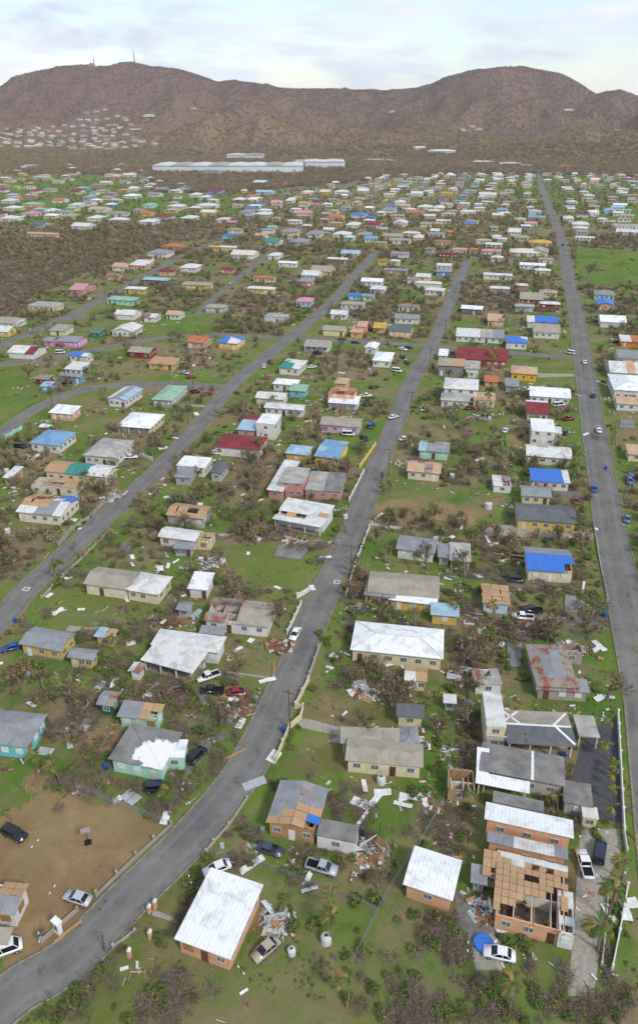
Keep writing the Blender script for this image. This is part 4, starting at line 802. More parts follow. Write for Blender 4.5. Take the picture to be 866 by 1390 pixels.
# ================================================================== the houses past the limit, and the settlement on the slope: one mass
def mass(name, items, label):
    m = MB(); mats = []; key = {}
    def mi(mt):
        if mt.name not in key: key[mt.name] = len(mats); mats.append(mt)
        return key[mt.name]
    for c, wd, d, roof, wall, ty in items:
        a, b = wd / 2, d / 2; z = c.z; W_, R_ = mi(wall_mat(WALLS[wall])), mi(roof_mat(roof)); T = Matrix.Translation(c) @ Matrix.Rotation(R(rng.uniform(-8, 8)), 4, 'Z')
        m.box(-a + .5, a - .5, -b + .5, b - .5, -2 if z > 1 else 0, 2.9, W_, T); g = min(.28, 2.2 / b); e = [(-a, -b, 2.9), (a, -b, 2.9), (a, b, 2.9), (-a, b, 2.9)]
        k = 0 if ty in 'xs' else b
        r0, r1 = (-(a - k), 0, 2.9 + g * b), ((a - k), 0, 2.9 + g * b)
        V = lambda p: tuple(T @ Vector(p))
        m.poly([V(e[0]), V(e[1]), V(r1), V(r0)], R_); m.poly([V(e[2]), V(e[3]), V(r0), V(r1)], R_); m.poly([V(e[1]), V(e[2]), V(r1)], R_); m.poly([V(e[3]), V(e[0]), V(r0)], R_)
        for u in (-.55, .1, .6): m.box(u * (a - .5) - .6, u * (a - .5) + .6, -b + .4, -b + .6, 1.0, 2.2, mi(GLASS), T)
    return tag(m.build(name, mats), label, 'houses', kind='stuff')
hv = []
def on_hill(a_, py):      # walk out along a bearing until the ground meets that sight line
    r_ = np.arange(1300, 3600, 10); x, y = np.sin(a_) * r_, np.cos(a_) * r_; z = np.maximum(hill_h(x, y), 0); c = x * _f.x + y * _f.y + (z - CAMH) * _f.z
    p_ = CY - FPX * (x * _u.x + y * _u.y + (z - CAMH) * _u.z) / c; k = np.nonzero(p_ <= py)[0]
    return None if len(k) == 0 else (float(x[k[0]]), float(y[k[0]]), float(z[k[0]]))
for k in range(1500):
    px, py = rng.uniform(-60, 215), rng.uniform(146, 206); d = ray(px, py); a_ = math.atan2(d.x, d.y)
    if len(hv) > 125: break
    if not inpoly(px, py, [(-60, 174), (50, 176), (100, 168), (112, 150), (150, 150), (185, 168), (165, 182), (215, 196), (150, 206), (60, 200), (-60, 206)]): continue
    h_ = on_hill(a_, py)
    if h_ is None: continue
    x, y, z = h_
    if all((Vector((x, y, 0)) - Vector((h[0].x, h[0].y, 0))).length > 26 for h in hv): hv.append((Vector((x, y, z)), rng.uniform(12, 20), rng.uniform(9, 13), rng.choice('wwwWWggKKcbqn'), rng.choice('wwwcccyg'), rng.choice('hx')))
for px, py, rf, wl, sz in ((203, 159, 'W', 'w', 34), (184, 176, 'R', 'w', 30), (533, 153, 'w', 'c', 22), (771, 152, 'W', 'c', 34), (838, 178, 'P', 'p', 26), (640, 173, 'g', 'c', 20), (650, 176, 'g', 'w', 22), (628, 178, 'w', 'w', 18), (600, 207, 'W', 'w', 60), (569, 203, 'W', 'w', 30), (655, 222, 'w', 'w', 46), (692, 224, 'w', 'c', 44), (714, 227, 'P', 'p', 24), (766, 228, 'o', 'y', 22), (515, 219, 'K', 'w', 70), (262, 151, 'y', 'c', 20)):
    d = ray(px, py); a_ = math.atan2(d.x, d.y)
    x, y, z = on_hill(a_, py)
    hv.append((Vector((x, y, z)), sz, sz * .55, rf, wl, 'h'))
mass('distant_houses', rest + hv, 'small distant houses in rows and scattered over the lower slope')

# ------------------------------------------------------------------ warehouses below the hills
def warehouse(label, px0, px1, py, depth, h, roof, wall, bays):
    a, b = P(px0, py), P(px1, py); yaw = math.atan2((b - a).y, (b - a).x); L_ = (b - a).length; c = (a + b) / 2; root = empty('warehouse', c, yaw); tag(root, label, 'warehouse')
    m = MB(); m.box(-L_ / 2, L_ / 2, 0, depth, 0, h); m.build('wall', wall_mat(wall), root)
    nb = max(1, round(L_ / 34)); rq = random.Random(int(px0))
    for k in range(nb):      # roof in bays, each its own low gable
        x0, x1 = -L_ / 2 + L_ * k / nb - .4, -L_ / 2 + L_ * (k + 1) / nb - .6; dz = .12 * (k % 2); m = MB(); m.prism([(x0, h), (x1, h), (x1, h + .8 + dz), ((x0 + x1) / 2, h + 2.2 + dz), (x0, h + .8 + dz)], -1, depth + 1); m.build('roof', roof_mat(roof if rq.random() < .7 else 'K'), root)
    for k in range(bays):
        x = -L_ / 2 + L_ * (k + .5) / bays; m = MB(); m.box(x - 2.2, x + 2.2, -.25, .1, 0, min(4.5, h - 1)); m.build('loading_door', plain('8f9498', .7, .3), root)
    SITES.append((c.x - math.sin(yaw) * depth / 2, c.y + math.cos(yaw) * depth / 2, L_ / 2, depth / 2 + 4, yaw))
warehouse('very long low white warehouse below the brown hills', 208, 411, 234, 80, 10, 'w', 'd2d4d6', 9)
warehouse('shorter white warehouse at the end of the long one', 414, 468, 228, 60, 10, 'w', 'd2d4d6', 4)
warehouse('grey-white warehouse standing behind the long white one', 308, 358, 217, 40, 9, 'w', 'c9cbcc', 3)
warehouse('low annexe in front of the long white warehouse', 270, 300, 236.5, 12, 5, 'w', 'b9bcc0', 3)
warehouse('small red roofed store behind the white warehouses', 401, 416, 223, 20, 10, 'R', 'cfc6ba', 2)

# ------------------------------------------------------------------ vehicles
TYRE = plain('1b1b1d', .9, .1); RIM = plain('9a9da0', .4, .5); CGL = plain('14181c', .12, .6, var=.05); LAMP = plain('e6e6e0', .2, .6); TAIL = plain('8f1a1a', .3, .5); BEDM = plain('1f2022', .9, .1)
_cm = {}
def bev(me, off, seg=2):
    bm = bmesh.new(); bm.from_mesh(me); bmesh.ops.remove_doubles(bm, verts=bm.verts, dist=1e-4); bmesh.ops.recalc_face_normals(bm, faces=bm.faces)
    bmesh.ops.bevel(bm, geom=[e for e in bm.edges if e.calc_face_angle(0) > .3], offset=off, segments=seg, affect='EDGES', clamp_overlap=True); bm.to_mesh(me); bm.free()
    for p in me.polygons: p.use_smooth = True
    return me
SHAPES = dict(      # body side profile; cabin: x at sill back/front, x at roof back/front, sill z, roof z; width; wheel x; wheel radius
    sedan=([(-2.28, .38), (2.26, .36), (2.32, .58), (2.2, .78), (1.05, .98), (-1.5, 1.02), (-2.25, .98), (-2.34, .62)], (-1.78, 1.22, -1.05, .28, .98, 1.44), .89, (-1.38, 1.42), .33),
    suv=([(-2.3, .42), (2.26, .42), (2.34, .7), (2.26, .95), (1.2, 1.1), (-2.25, 1.12), (-2.36, .7)], (-2.24, 1.3, -2.0, .62, 1.08, 1.78), .93, (-1.4, 1.42), .38),
    van=([(-2.4, .4), (2.3, .4), (2.4, .7), (2.3, 1.05), (1.75, 1.15), (-2.36, 1.15), (-2.42, .7)], (-2.36, 1.95, -2.25, 1.25, 1.1, 2.0), .92, (-1.5, 1.5), .35),
    pickup=([(-2.62, .48), (2.55, .46), (2.64, .72), (2.54, .98), (1.4, 1.12), (-.65, 1.12), (-.65, .8), (-2.6, .8), (-2.66, .6)], (-.62, 1.5, -.4, .72, 1.1, 1.74), .92, (-1.65, 1.65), .38))
def car_meshes(kind):
    if kind in _cm: return _cm[kind]
    prof, (xb, xf, rb, rf, zs, zr), hw, wx, wr = SHAPES[kind]; g = {}
    m = MB(); m.prism(prof, -hw, hw); g['body'] = bev(m.mesh('body', plain('888888')), .09)
    m = MB(); q = .14; B_ = [(xb, -hw + .06, zs - .04), (xf, -hw + .06, zs - .04), (xf, hw - .06, zs - .04), (xb, hw - .06, zs - .04)]; T_ = [(rb, -hw + q + .06, zr - .03), (rf, -hw + q + .06, zr - .03), (rf, hw - q - .06, zr - .03), (rb, hw - q - .06, zr - .03)]
    for i in range(4): j = (i + 1) % 4; m.quad(B_[i], B_[j], T_[j], T_[i])
    m.poly(T_); g['window_glass'] = m.mesh('window_glass', CGL)
    m = MB(); m.box(rb - .05, rf + .06, -hw + q + .03, hw - q - .03, zr - .035, zr + .03); 
    for s in (-1, 1):      # pillars
        y0, y1 = s * (hw - .055), s * (hw - q - .055)
        for xs, xr in ((xb, rb), (xf, rf), ((xb + xf) / 2 - .1, (rb + rf) / 2 - .05)): m.tube((xs, y0, zs - .04), (xr, y1, zr - .02), .055, .05, 4)
    g['roof'] = m.mesh('roof', plain('888888'))
    m = MB(); k = 14; n = len(m.v)
    for yy_ in (-.11, .11):
        for i in range(k): t = 2 * math.pi * i / k; m.v.append((math.cos(t) * wr, yy_, math.sin(t) * wr))
    for i in range(k): j = (i + 1) % k; m.f.append((i, j, k + j, k + i)); m.m.append(0)
    m.f.append(tuple(range(k))); m.m.append(0); m.f.append(tuple(range(2 * k - 1, k - 1, -1))); m.m.append(0)
    g['wheel'] = m.mesh('wheel', TYRE, fix=True)
    m = MB(); m.tube((0, -.118, 0), (0, .118, 0), wr * .58, wr * .58, 10)
    for s in (-1, 1): m.poly([(math.cos(2 * math.pi * i / 10) * wr * .58, s * .118, math.sin(2 * math.pi * i / 10) * wr * .58) for i in range(10)])
    g['rim'] = m.mesh('rim', RIM, fix=True)
    fx = max(p[0] for p in prof) - .06; bx_ = min(p[0] for p in prof) + .05
    m = MB(); m.box(fx - .1, fx + .06, -.18, .18, -.07, .07); g['headlight'] = (m.mesh('headlight', LAMP), fx)
    m = MB(); m.box(bx_ - .06, bx_ + .08, -.16, .16, -.08, .08); g['tail_light'] = (m.mesh('tail_light', TAIL), bx_)
    if kind == 'pickup':
        m = MB(); m.box(-2.6, -.72, -hw + .02, -hw + .12, .78, 1.12); m.box(-2.6, -.72, hw - .12, hw - .02, .78, 1.12); m.box(-2.62, -2.52, -hw + .02, hw - .02, .78, 1.12); g['bed_side'] = m.mesh('bed_side', plain('888888'))
        m = MB(); m.box(-2.5, -.72, -hw + .13, hw - .13, .79, .83); g['bed_floor'] = m.mesh('bed_floor', BEDM)
    _cm[kind] = g; return g
def paint(hx):
    k = ('paint', hx)
    if k not in _M:
        b = NB('paint_' + hx); c = lin(hx); b.col(b.mix(b.ramp(b.noise(1.3, 4), .4, .75), c, sc3(c, .85))); b.rough(.3, .5); b.b.inputs['Coat Weight'].default_value = .4; _M[k] = b.mat
    return _M[k]
CARS = []
def car(label, t, bx_, by_, fx_, fy_, kind, hx, group='parked cars', cat=None, z=0.03):
    a, b = TP(t, bx_, by_), TP(t, fx_, fy_); d = b - a; c = (a + b) / 2; g = car_meshes(kind); yaw = math.atan2(d.y, d.x); prof, cab, hw, wx, wr = SHAPES[kind]
    if cat is None: cat = {'pickup': 'pickup', 'van': 'van', 'suv': 'car', 'sedan': 'car'}[kind]
    root = empty({'pickup': 'pickup_truck', 'van': 'van', 'suv': 'parked_car', 'sedan': 'parked_car'}[kind], (c.x, c.y, z), yaw); root.scale = (.9, .9, .9); tag(root, label, cat, group); pm = paint(hx); CARS.append((c.x, c.y))
    for k in ('body', 'window_glass', 'roof', 'bed_side', 'bed_floor'):
        if k in g:
            o = link(k, g[k], root)
            if k in ('body', 'roof', 'bed_side'): o.material_slots[0].link = 'OBJECT'; o.material_slots[0].material = pm
    for x in wx:
        for s in (-1, 1):
            w_ = link('wheel', g['wheel'], root); w_.location = (x, s * (hw - .1), wr)
            if tp(t, bx_, by_)[1] > 800: link('rim', g['rim'], w_)
    for s in (-1, 1):
        o = link('headlight', g['headlight'][0], root); o.location = (g['headlight'][1], s * (hw - .25), .68); o = link('tail_light', g['tail_light'][0], root); o.location = (g['tail_light'][1], s * (hw - .22), .75)
    return root
car('black SUV parked on the bare earth yard', 'A', 25, 258, 98, 294, 'suv', '16181b')
car('silver sedan parked on earth beside the low pillar wall', 'A', 358, 543, 255, 510, 'sedan', 'b4b6b8')
car('white van beside the white house with stripped roof', 'A', -10, 742, 62, 716, 'van', 'e6e6e4')
car('dark blue jeep parked below the mint green house', 'A', 568, 95, 672, 92, 'suv', '1d2c44')
car('dark slate sedan on grass below the tan stripped-roof house', 'B', 205, 322, 296, 350, 'sedan', '3a424d')
car('grey pickup with junk in its bed below the white annexe', 'B', 398, 392, 508, 424, 'pickup', 'a4a9ae')
car('dusty beige sedan with open bonnet beside the junk-strewn patio', 'B', 262, 704, 206, 752, 'sedan', 'a89f8c')
car('white car half hidden behind the broad white roof', 'B', 75, 398, 12, 424, 'sedan', 'e2e3e3')
car('white pickup with black bed on the concrete yard', 'C', 666, 436, 640, 352, 'pickup', 'e8e8e6')
car('dark blue SUV on the concrete yard beside the white pickup', 'C', 706, 386, 717, 312, 'suv', '1c2742')
car('white car near the small blue paddling pool', 'C', 352, 752, 288, 738, 'sedan', 'e4e5e6')
car('bright blue sedan beside the larger yellow house', 'D', 80, 172, 15, 187, 'sedan', '1c3f95')
car('black SUV on the gravel drive beside the mint house', 'D', 748, 628, 794, 580, 'suv', '131416')
car('white pickup in front of the sprawling white house', 'D', 838, 286, 798, 300, 'pickup', 'dcdcd8')
car('black pickup in front of the sprawling white house', 'D', 868, 350, 795, 346, 'pickup', '17181a')
car('red sedan on grass beside the brush pile', 'E', 88, 356, 163, 352, 'sedan', '8f1f2a')
car('white sedan parked on the street beside the caved-in house', 'E', 360, 106, 338, 144, 'sedan', 'e6e7e8')
car('dark car under the carport of the beige roofed yellow house', 'H', 655, 572, 722, 578, 'sedan', '2b2f33')
car('dark SUV on grass between tarp roof and plywood roof', 'M', 350, 488, 420, 492, 'suv', '1d2126')
car('white pickup beside the pale blue plywood roofed cottage', 'M', 455, 640, 368, 632, 'pickup', 'e4e4e0')
car('black pickup parked behind a white pickup', 'M', 482, 612, 412, 606, 'pickup', '1a1b1d')
car('small red car beside the wide road entrance', 'M', 622, 168, 620, 192, 'sedan', '8c1c22')
car('blue-grey car on the verge of the wide road', 'M', 824, 240, 820, 262, 'sedan', '5f7890')
car('blue and white car on the far verge of the wide road', 'M', 820, 82, 838, 122, 'suv', '4a6a9a')
car('blue car at the edge of the wide road', 'M', 694, 122, 690, 142, 'sedan', '254f9a')
SMALL = '''J 708 250 742 256 b4b8bc sedan;J 740 270 760 268 8c2026 sedan;J 745 330 784 326 5a2026 suv;J 790 340 828 334 8c2026 sedan;J 62 540 104 544 1a1c1f suv;J 495 585 536 582 e2e2e0 sedan;J 248 292 282 290 1d1f23 sedan;J 215 175 262 172 e6e6e4 van;
K 222 236 234 218 d0d2d4 sedan;K 246 214 256 200 2a2c30 sedan;K -5 338 18 332 8c2026 sedan;K 15 566 58 568 dfe0e0 sedan;K 400 232 430 228 e2e2e0 sedan;K 422 178 448 176 23262a suv;K 640 310 672 306 1d1f22 sedan;K 602 346 648 342 e4e4e0 pickup;K 612 380 650 376 22262c sedan;K 636 468 654 456 2a4f8f suv;K 520 494 592 496 e6e6e2 van;K 610 502 628 520 1b1c20 suv;K 718 432 746 424 dcdedf sedan;K 762 184 776 196 1b1c20 sedan;K 778 208 794 220 1d1f22 sedan;K 722 242 770 248 e8e8e6 van;K 748 156 792 164 e6e6e4 sedan;K 512 120 550 122 1d2024 sedan;K 570 132 598 134 1d2024 sedan;K 845 405 852 385 d8dadb sedan;K 762 516 790 508 dfe0e0 sedan;K 780 150 806 156 30343a sedan;
N 655 220 654 204 e8e8e8 sedan;N 614 178 582 172 e8e8e6 van;N 686 350 690 336 2a2d31 sedan;N 712 490 706 470 e8e8e8 sedan;N 832 650 840 690 3f5f9a suv;N 132 388 176 384 8a8f94 sedan;N 188 394 222 390 5a1f2a sedan;N 340 486 350 472 dcdcdc sedan;N 572 496 582 480 1b1d20 suv;N 534 382 570 378 e6e6e6 van;N 556 404 592 400 5a1f2a sedan;N 570 436 608 432 8c2026 pickup;N 480 516 526 510 e8e8e8 sedan;N 400 322 436 318 e2e2e0 pickup;N 172 118 180 102 4a4d50 pickup;N 200 120 206 104 8c2026 pickup;N 22 402 28 388 e0e0e0 sedan;N 690 50 716 46 5a2f2a sedan;N 825 62 866 60 3a3d42 sedan;N 770 132 788 128 1d1f22 sedan;N 235 118 250 116 8c2026 sedan;
U 569 334 572 320 2a2d31 sedan;U 534 210 538 198 dcdcdc sedan;S 216 410 224 396 2a2d31 suv;S 88 490 98 470 b0b4b8 sedan;S 560 606 620 604 2b2e33 sedan;U 226 372 246 368 2a4f9a sedan;Q 345 545 360 535 dcdcdc sedan;Q 420 526 445 515 3a3d42 sedan;Q 470 590 500 588 2b2e33 sedan'''
CN = {k: n for n, ks in dict(silver='b4 b0', white='e2 e6 e8 e4 e0 df', red='8c', maroon='5a', black='1a 1d 1b 23 22', dark='2a 2b 30', dark_grey='3a', grey='8a 4a', blue='3f').items() for k in ks.split()}
for ln in SMALL.replace('\n', '').split(';'):
    t, *q, hx, kd = ln.split(); q = [float(v) for v in q]; m_ = tp(t, (q[0] + q[2]) / 2, (q[1] + q[3]) / 2); wp = P(*m_); on = road_dist(wp.x, wp.y) < .3
    cn = 'blue' if hx in ('2a4f8f', '2a4f9a') else CN.get(hx[:2], 'pale').replace('_', ' ')
    car(f'small {cn} {dict(suv="SUV").get(kd, kd)} ' + ('driving on the open street near ' if on else 'parked near ') + beside(wp.x, wp.y), t, *q, kd, hx, 'cars on the streets' if on else 'parked cars', z=.15 if on else .03)

# ------------------------------------------------------------------ walls, fences, poles
def boundary(label, t, pts, h, hx, sp=3.0, ph=None, name='boundary_wall', cat='wall', th=.18):
    pts = [TP(t, *q) for q in pts]; root = empty(name, pts[0]); tag(root, label, cat); mt = wall_mat(hx); ph = ph or h + .25
    for a, b in zip(pts[:-1], pts[1:]):
        d = b - a; n = max(1, round(d.length / sp)); u = d / n; yaw = math.atan2(d.y, d.x)
        for k in range(n):
            q = a + u * k - pts[0]; m = MB(); m.box(.12, u.length - .12, -th / 2, th / 2, 0, h * rng.uniform(.96, 1.0)); o = m.build('wall_section', mt, root); o.location = q; o.rotation_euler = (0, 0, yaw)
            m = MB(); m.box(-.15, .15, -.15, .15, 0, ph); m.box(-.19, .19, -.19, .19, ph, ph + .08); o = m.build('pillar', mt, root); o.location = q; o.rotation_euler = (0, 0, yaw)
    m = MB(); m.box(-.15, .15, -.15, .15, 0, ph); o = m.build('pillar', mt, root); o.location = pts[-1] - pts[0]
boundary('low grey wall with posts between bare earth yard and street', 'A', [(380, 512), (535, 360), (672, 236)], .6, '9a958a', 4.2, 1.25)
boundary('low grey wall beside the tall white gate post', 'A', [(165, 692), (225, 640), (305, 570)], .8, '9a958a', 3.2)
boundary('low concrete verge wall across the street from the gate post', 'A', [(445, 712), (530, 650)], .5, 'a8a296', 3)
boundary('cream stepped wall fronting the mown lawn', 'E', [(272, 622), (325, 492), (372, 450), (378, 415), (350, 408), (402, 304)], 1.3, Cr, 4)
boundary('grey block wall beside the brush at the lawn corner', 'E', [(405, 285), (442, 178)], 1.1, 'b0aa9c', 4)
boundary('white boundary wall of the beige roofed yellow house', 'H', [(548, 548), (582, 430), (640, 278)], 1.0, Wh, 4)
boundary('thin white wall along the bare tan lot', 'H', [(648, 268), (764, 286)], .7, Wh, 4)
boundary('white wall beside the white sedan on the street', 'H', [(318, 696), (372, 582)], 1.1, Wh, 3)
boundary('short white wall stub near the drain cover', 'H', [(356, 556), (404, 528)], 1.3, Wh, 3)
boundary('white pillared wall of the dark driveway along the wide road', 'F', [(784, 440), (792, 600), (800, 751), (808, 900)], 1.3, 'e0dfda', 4)
boundary('grey yard wall running on from the white pillared wall', 'C', [(806, 260), (818, 345)], 1.2, 'c9c6bd', 4)
boundary('white yard wall beside the wind-bent palms', 'C', [(822, 480), (790, 660), (762, 800)], 1.0, 'd6d4cc', 4)
boundary('low planter wall edging the concrete yard', 'C', [(748, 480), (738, 640), (722, 780)], .5, 'b5afa2', 4)
boundary('long grey block wall by the tarp-cornered yellow house', 'G', [(232, 352), (282, 292), (360, 240), (412, 182)], 1.3, '9d988c', 4)
boundary('low concrete kerb wall along the green lot', 'G', [(166, 556), (250, 470), (322, 402), (432, 292)], .6, 'a8a296', 4)
boundary('yellow wall beside the tall yellow house', 'K', [(600, 622), (662, 534)], 1.2, 'd8c46a', 4)
boundary('white wall along the pink house street side', 'K', [(560, 752), (616, 640)], 1.1, Wh, 4)
boundary('turquoise and white gate wall at the street bend', 'J', [(24, 506), (88, 470)], 1.3, 'a9d6c6', 4)
boundary('concrete wall along the street above the three-part roof', 'J', [(500, 556), (598, 592)], 1.2, 'c9c5b9', 4)
boundary('pale low wall beside the wide road lots', 'M', [(690, 262), (712, 400), (745, 560)], .5, 'aaa598', 5)
boundary('grey wall at the kerb of the tan-roofed house street', 'B', [(0, 340), (30, 300), (90, 235), (160, 130)], .5, 'aba597', 4)
def fence(label, t, pts, h=1.5, sp=2.6):
    pts = [TP(t, *q) for q in pts]; root = empty('wire_fence', pts[0]); tag(root, label, 'fence'); mt = plain('8f9294', .6, .3)
    for a, b in zip(pts[:-1], pts[1:]):
        d = b - a; n = max(1, round(d.length / sp)); u = d / n
        for k in range(n + 1):
            m = MB(); m.tube((0, 0, 0), (rng.uniform(-.15, .15), rng.uniform(-.15, .15), h), .035, .03, 5); o = m.build('post', mt, root); o.location = a + u * k - pts[0]
        m = MB(); q = a - pts[0]; e = b - pts[0]
        for z in np.linspace(.1, h - .06, 7): m.tube(q + Vector((0, 0, z)), e + Vector((0, 0, z)), .011, .011, 3)
        L_ = d.length
        for k in range(int(L_ / .3)):
            p0 = q + (e - q) * min(1, k * .3 / L_); m.tube(p0 + Vector((0, 0, .1)), p0 + Vector((0, 0, h - .06)), .008, .008, 3)
        m.build('wire_mesh', mt, root)
fence('wire fence between the slate sedan and the broad white roof', 'B', [(20, 340), (130, 368), (250, 408), (400, 470), (545, 515), (672, 578)])
fence('wire fence beside the small orange house', 'B', [(570, 780), (660, 600), (730, 470), (805, 345)])
fence('wire fence between mint house lawn and bare earth yard', 'A', [(300, 88), (450, 150), (565, 195), (640, 225)])
fence('wire fence along the dirt strip beside the grass lot', 'F', [(156, 400), (140, 520), (122, 660), (105, 760)])
fence('wire fence at the lot line above the rust-red roof', 'F', [(360, 130), (470, 128), (668, 140), (745, 165)])
fence('wire fence between long peach lots and green verge', 'C', [(100, 150), (50, 240), (5, 320)])
fence('wire fence behind the yellow cottages', 'D', [(270, 60), (420, 66), (560, 90)])
fence('wire fence along the verge of the wide road', 'M', [(728, 480), (748, 620), (772, 751)])
fence('wire fence on the lot line below the plywood roofed cottage', 'M', [(110, 470), (230, 480), (430, 510), (600, 520)])
# gate post, pillars, hoop, pool
r_ = TP('A', 232, 652); root = empty('gate_post', r_, R(-20)); tag(root, 'tall white gate post with dark lattice panel beside the street', 'gate post')
m = MB(); m.box(-.55, .55, -.3, .3, 0, 2.3); m.build('post', wall_mat('e2e2de'), root); m = MB(); m.box(-.7, .7, -.45, .45, 2.3, 2.5); m.build('cap', wall_mat('e6e6e2'), root); m = MB(); m.box(-.28, .28, -.34, -.3, .9, 1.8); m.build('lattice_panel', plain('6a6f74', .8), root)
for x, y in ((610, 556), (588, 576), (591, 676), (510, 748)):
    root = empty('garden_pillar', TP('A', x, y)); tag(root, 'orange garden pillar with white cap beside the broad white roofed house', 'pillar', 'orange garden pillars'); m = MB(); m.box(-.22, .22, -.22, .22, 0, 1.5); m.build('shaft', wall_mat(Or), root); m = MB(); m.prism([(-.28, 1.5), (.28, 1.5), (0, 1.8)], -.28, .28); m.build('cap', wall_mat('dedbd2'), root)
root = empty('basketball_hoop', TP('A', 347, 302), R(30)); tag(root, 'portable basketball hoop standing on the bare earth yard', 'basketball hoop')
BK = plain('17181b', .7); m = MB(); m.box(-.5, .5, -.35, .55, 0, .18); m.build('base', BK, root); m = MB(); m.tube((0, .2, .1), (0, -.1, 2.9), .06, .06, 6); m.build('pole', BK, root); m = MB(); m.box(-.7, .7, -.4, -.35, 2.7, 3.7); m.build('backboard', plain('9fa6ab', .5, .4), root)
m = MB(); [m.tube((.22 * math.cos(t * .524), -.65 + .22 * math.sin(t * .524), 3.0), (.22 * math.cos((t + 1) * .524), -.65 + .22 * math.sin((t + 1) * .524), 3.0), .02, .02, 4) for t in range(12)]; m.build('rim', plain('b5432a'), root)
root = empty('paddling_pool', TP('C', 258, 700)); tag(root, 'small round bright blue paddling pool on the concrete pad', 'pool'); m = MB()
for k in range(16):
    t0, t1 = k * math.pi / 8, (k + 1) * math.pi / 8; m.quad((1.25 * math.cos(t0), 1.25 * math.sin(t0), 0), (1.25 * math.cos(t1), 1.25 * math.sin(t1), 0), (1.3 * math.cos(t1), 1.3 * math.sin(t1), .5), (1.3 * math.cos(t0), 1.3 * math.sin(t0), .5))
m.build('rim_wall', plain('2f86d8', .5), root); m = MB(); m.poly([(1.28 * math.cos(k * math.pi / 8), 1.28 * math.sin(k * math.pi / 8), .38) for k in range(16)]); m.build('cover', roof_mat('t'), root)
PW = plain('6b5b4a', .95, .1)
def pole_at(x, y, lean=0.0, label='weathered wooden utility pole near ', h=9.2, group='utility poles'):
    label += beside(x, y); root = empty('utility_pole', (x, y, 0), rng.uniform(-.3, .3)); root.rotation_euler = (lean * .4, lean, rng.uniform(-.3, .3)); tag(root, label, 'pole', group)
    m = MB(); m.tube((0, 0, -.2), (0, 0, h), .15, .1, 7); m.build('shaft', PW, root); m = MB(); m.box(-1.1, 1.1, -.06, .06, h - .7, h - .56); m.build('crossarm', PW, root)
    for u in (-.95, 0, .95): m = MB(); m.tube((u, 0, h - .56), (u, 0, h - .36), .05, .04, 5); m.build('insulator', plain('8d8f8c', .4), root)
    if rng.random() < .35: m = MB(); m.tube((.3, 0, h - 1.9), (.3, 0, h - 1.0), .22, .22, 8); m.build('transformer', plain('9a9d9f', .6), root)
for i, s, gap in ((0, 1, 52), (1, -1, 58), (2, 1, 50), (5, 1, 60), (3, 1, 55)):
    pts = ROADS[i][1]; acc = 20.0
    for a, b in zip(pts[:-1], pts[1:]):
        acc += (b - a).length
        if acc > gap and 30 < math.hypot(a.x, a.y) < 900:
            d = (b - a).normalized(); q = a + Vector((d.y, -d.x, 0)) * s * (ROADS[i][2] / 2 + 1.1); px, py = proj(q.x, q.y)
            if -60 < px < 930 and py < 1400 and not (py > 1000 and i == 0): acc = rng.uniform(-8, 8); pole_at(q.x, q.y, rng.uniform(-.04, .04))
root = empty('snapped_pole', TP('H', 548, 302), R(120)); tag(root, 'broken timber pole leaning into the street beside the torn white roof', 'pole'); m = MB(); m.tube((0, 0, .1), (5.5, 0, 3.0), .15, .12, 7); m.build('shaft', PW, root); m = MB(); m.tube((2.6, -1.1, .2), (2.9, 1.3, 2.3), .08, .08, 5); m.build('crossarm', PW, root)
for t, x, y in (('A', 412, 725), ('B', 678, 285), ('B', 726, 350)):
    q = TP(t, x, y); root = empty('timber_post', q); tag(root, 'plain timber post standing on the verge', 'post', 'timber posts'); m = MB(); m.tube((0, 0, 0), (.05, 0, 3.4), .11, .09, 6); m.build('shaft', PW, root)
for px, py, h_ in ((128, 87, 45), (183, 86, 55)):      # masts on the ridge
    d = ray(px, py); a_ = math.atan2(d.x, d.y); x, y = math.sin(a_) * 3500, math.cos(a_) * 3500; z = float(hill_h(np.array([x]), np.array([y]))[0]); root = empty('radio_mast', (x, y, z)); tag(root, 'lattice radio mast on the hill crest' + (' beside a small yellow hut' if px < 150 else ' standing alone'), 'mast'); m = MB()
    for k in range(3): t = k * 2.094; m.tube((2.2 * math.cos(t), 2.2 * math.sin(t), -4), (0, 0, h_), 1.0, .5, 4)
    m.build('lattice', plain('8a8c90', .6), root)
    if px < 150: m = MB(); m.box(-22, 2, -6, 6, -6, 8); m.build('hut', wall_mat('d8c890'), root); m = MB(); m.prism([(-23, 8), (3, 8), (-10, 13)], -7, 7); m.build('roof', roof_mat('b'), root)
# drain covers in the street
for t, x, y in (('G', 105, 520), ('H', 512, 492)):
    q = TP(t, x, y); root = empty('drain_cover', (q.x, q.y, .1)); tag(root, 'square pale-framed drain cover in the street beside ' + ('the long cream house' if t == 'G' else 'the short white wall stub'), 'drain cover'); m = MB(); m.box(-.75, .75, -.75, .75, 0, .05); m.build('frame', plain('cfccc2', .9), root); m = MB(); m.box(-.42, .42, -.42, .42, .05, .07); m.build('grate', plain('77777a', .8), root)
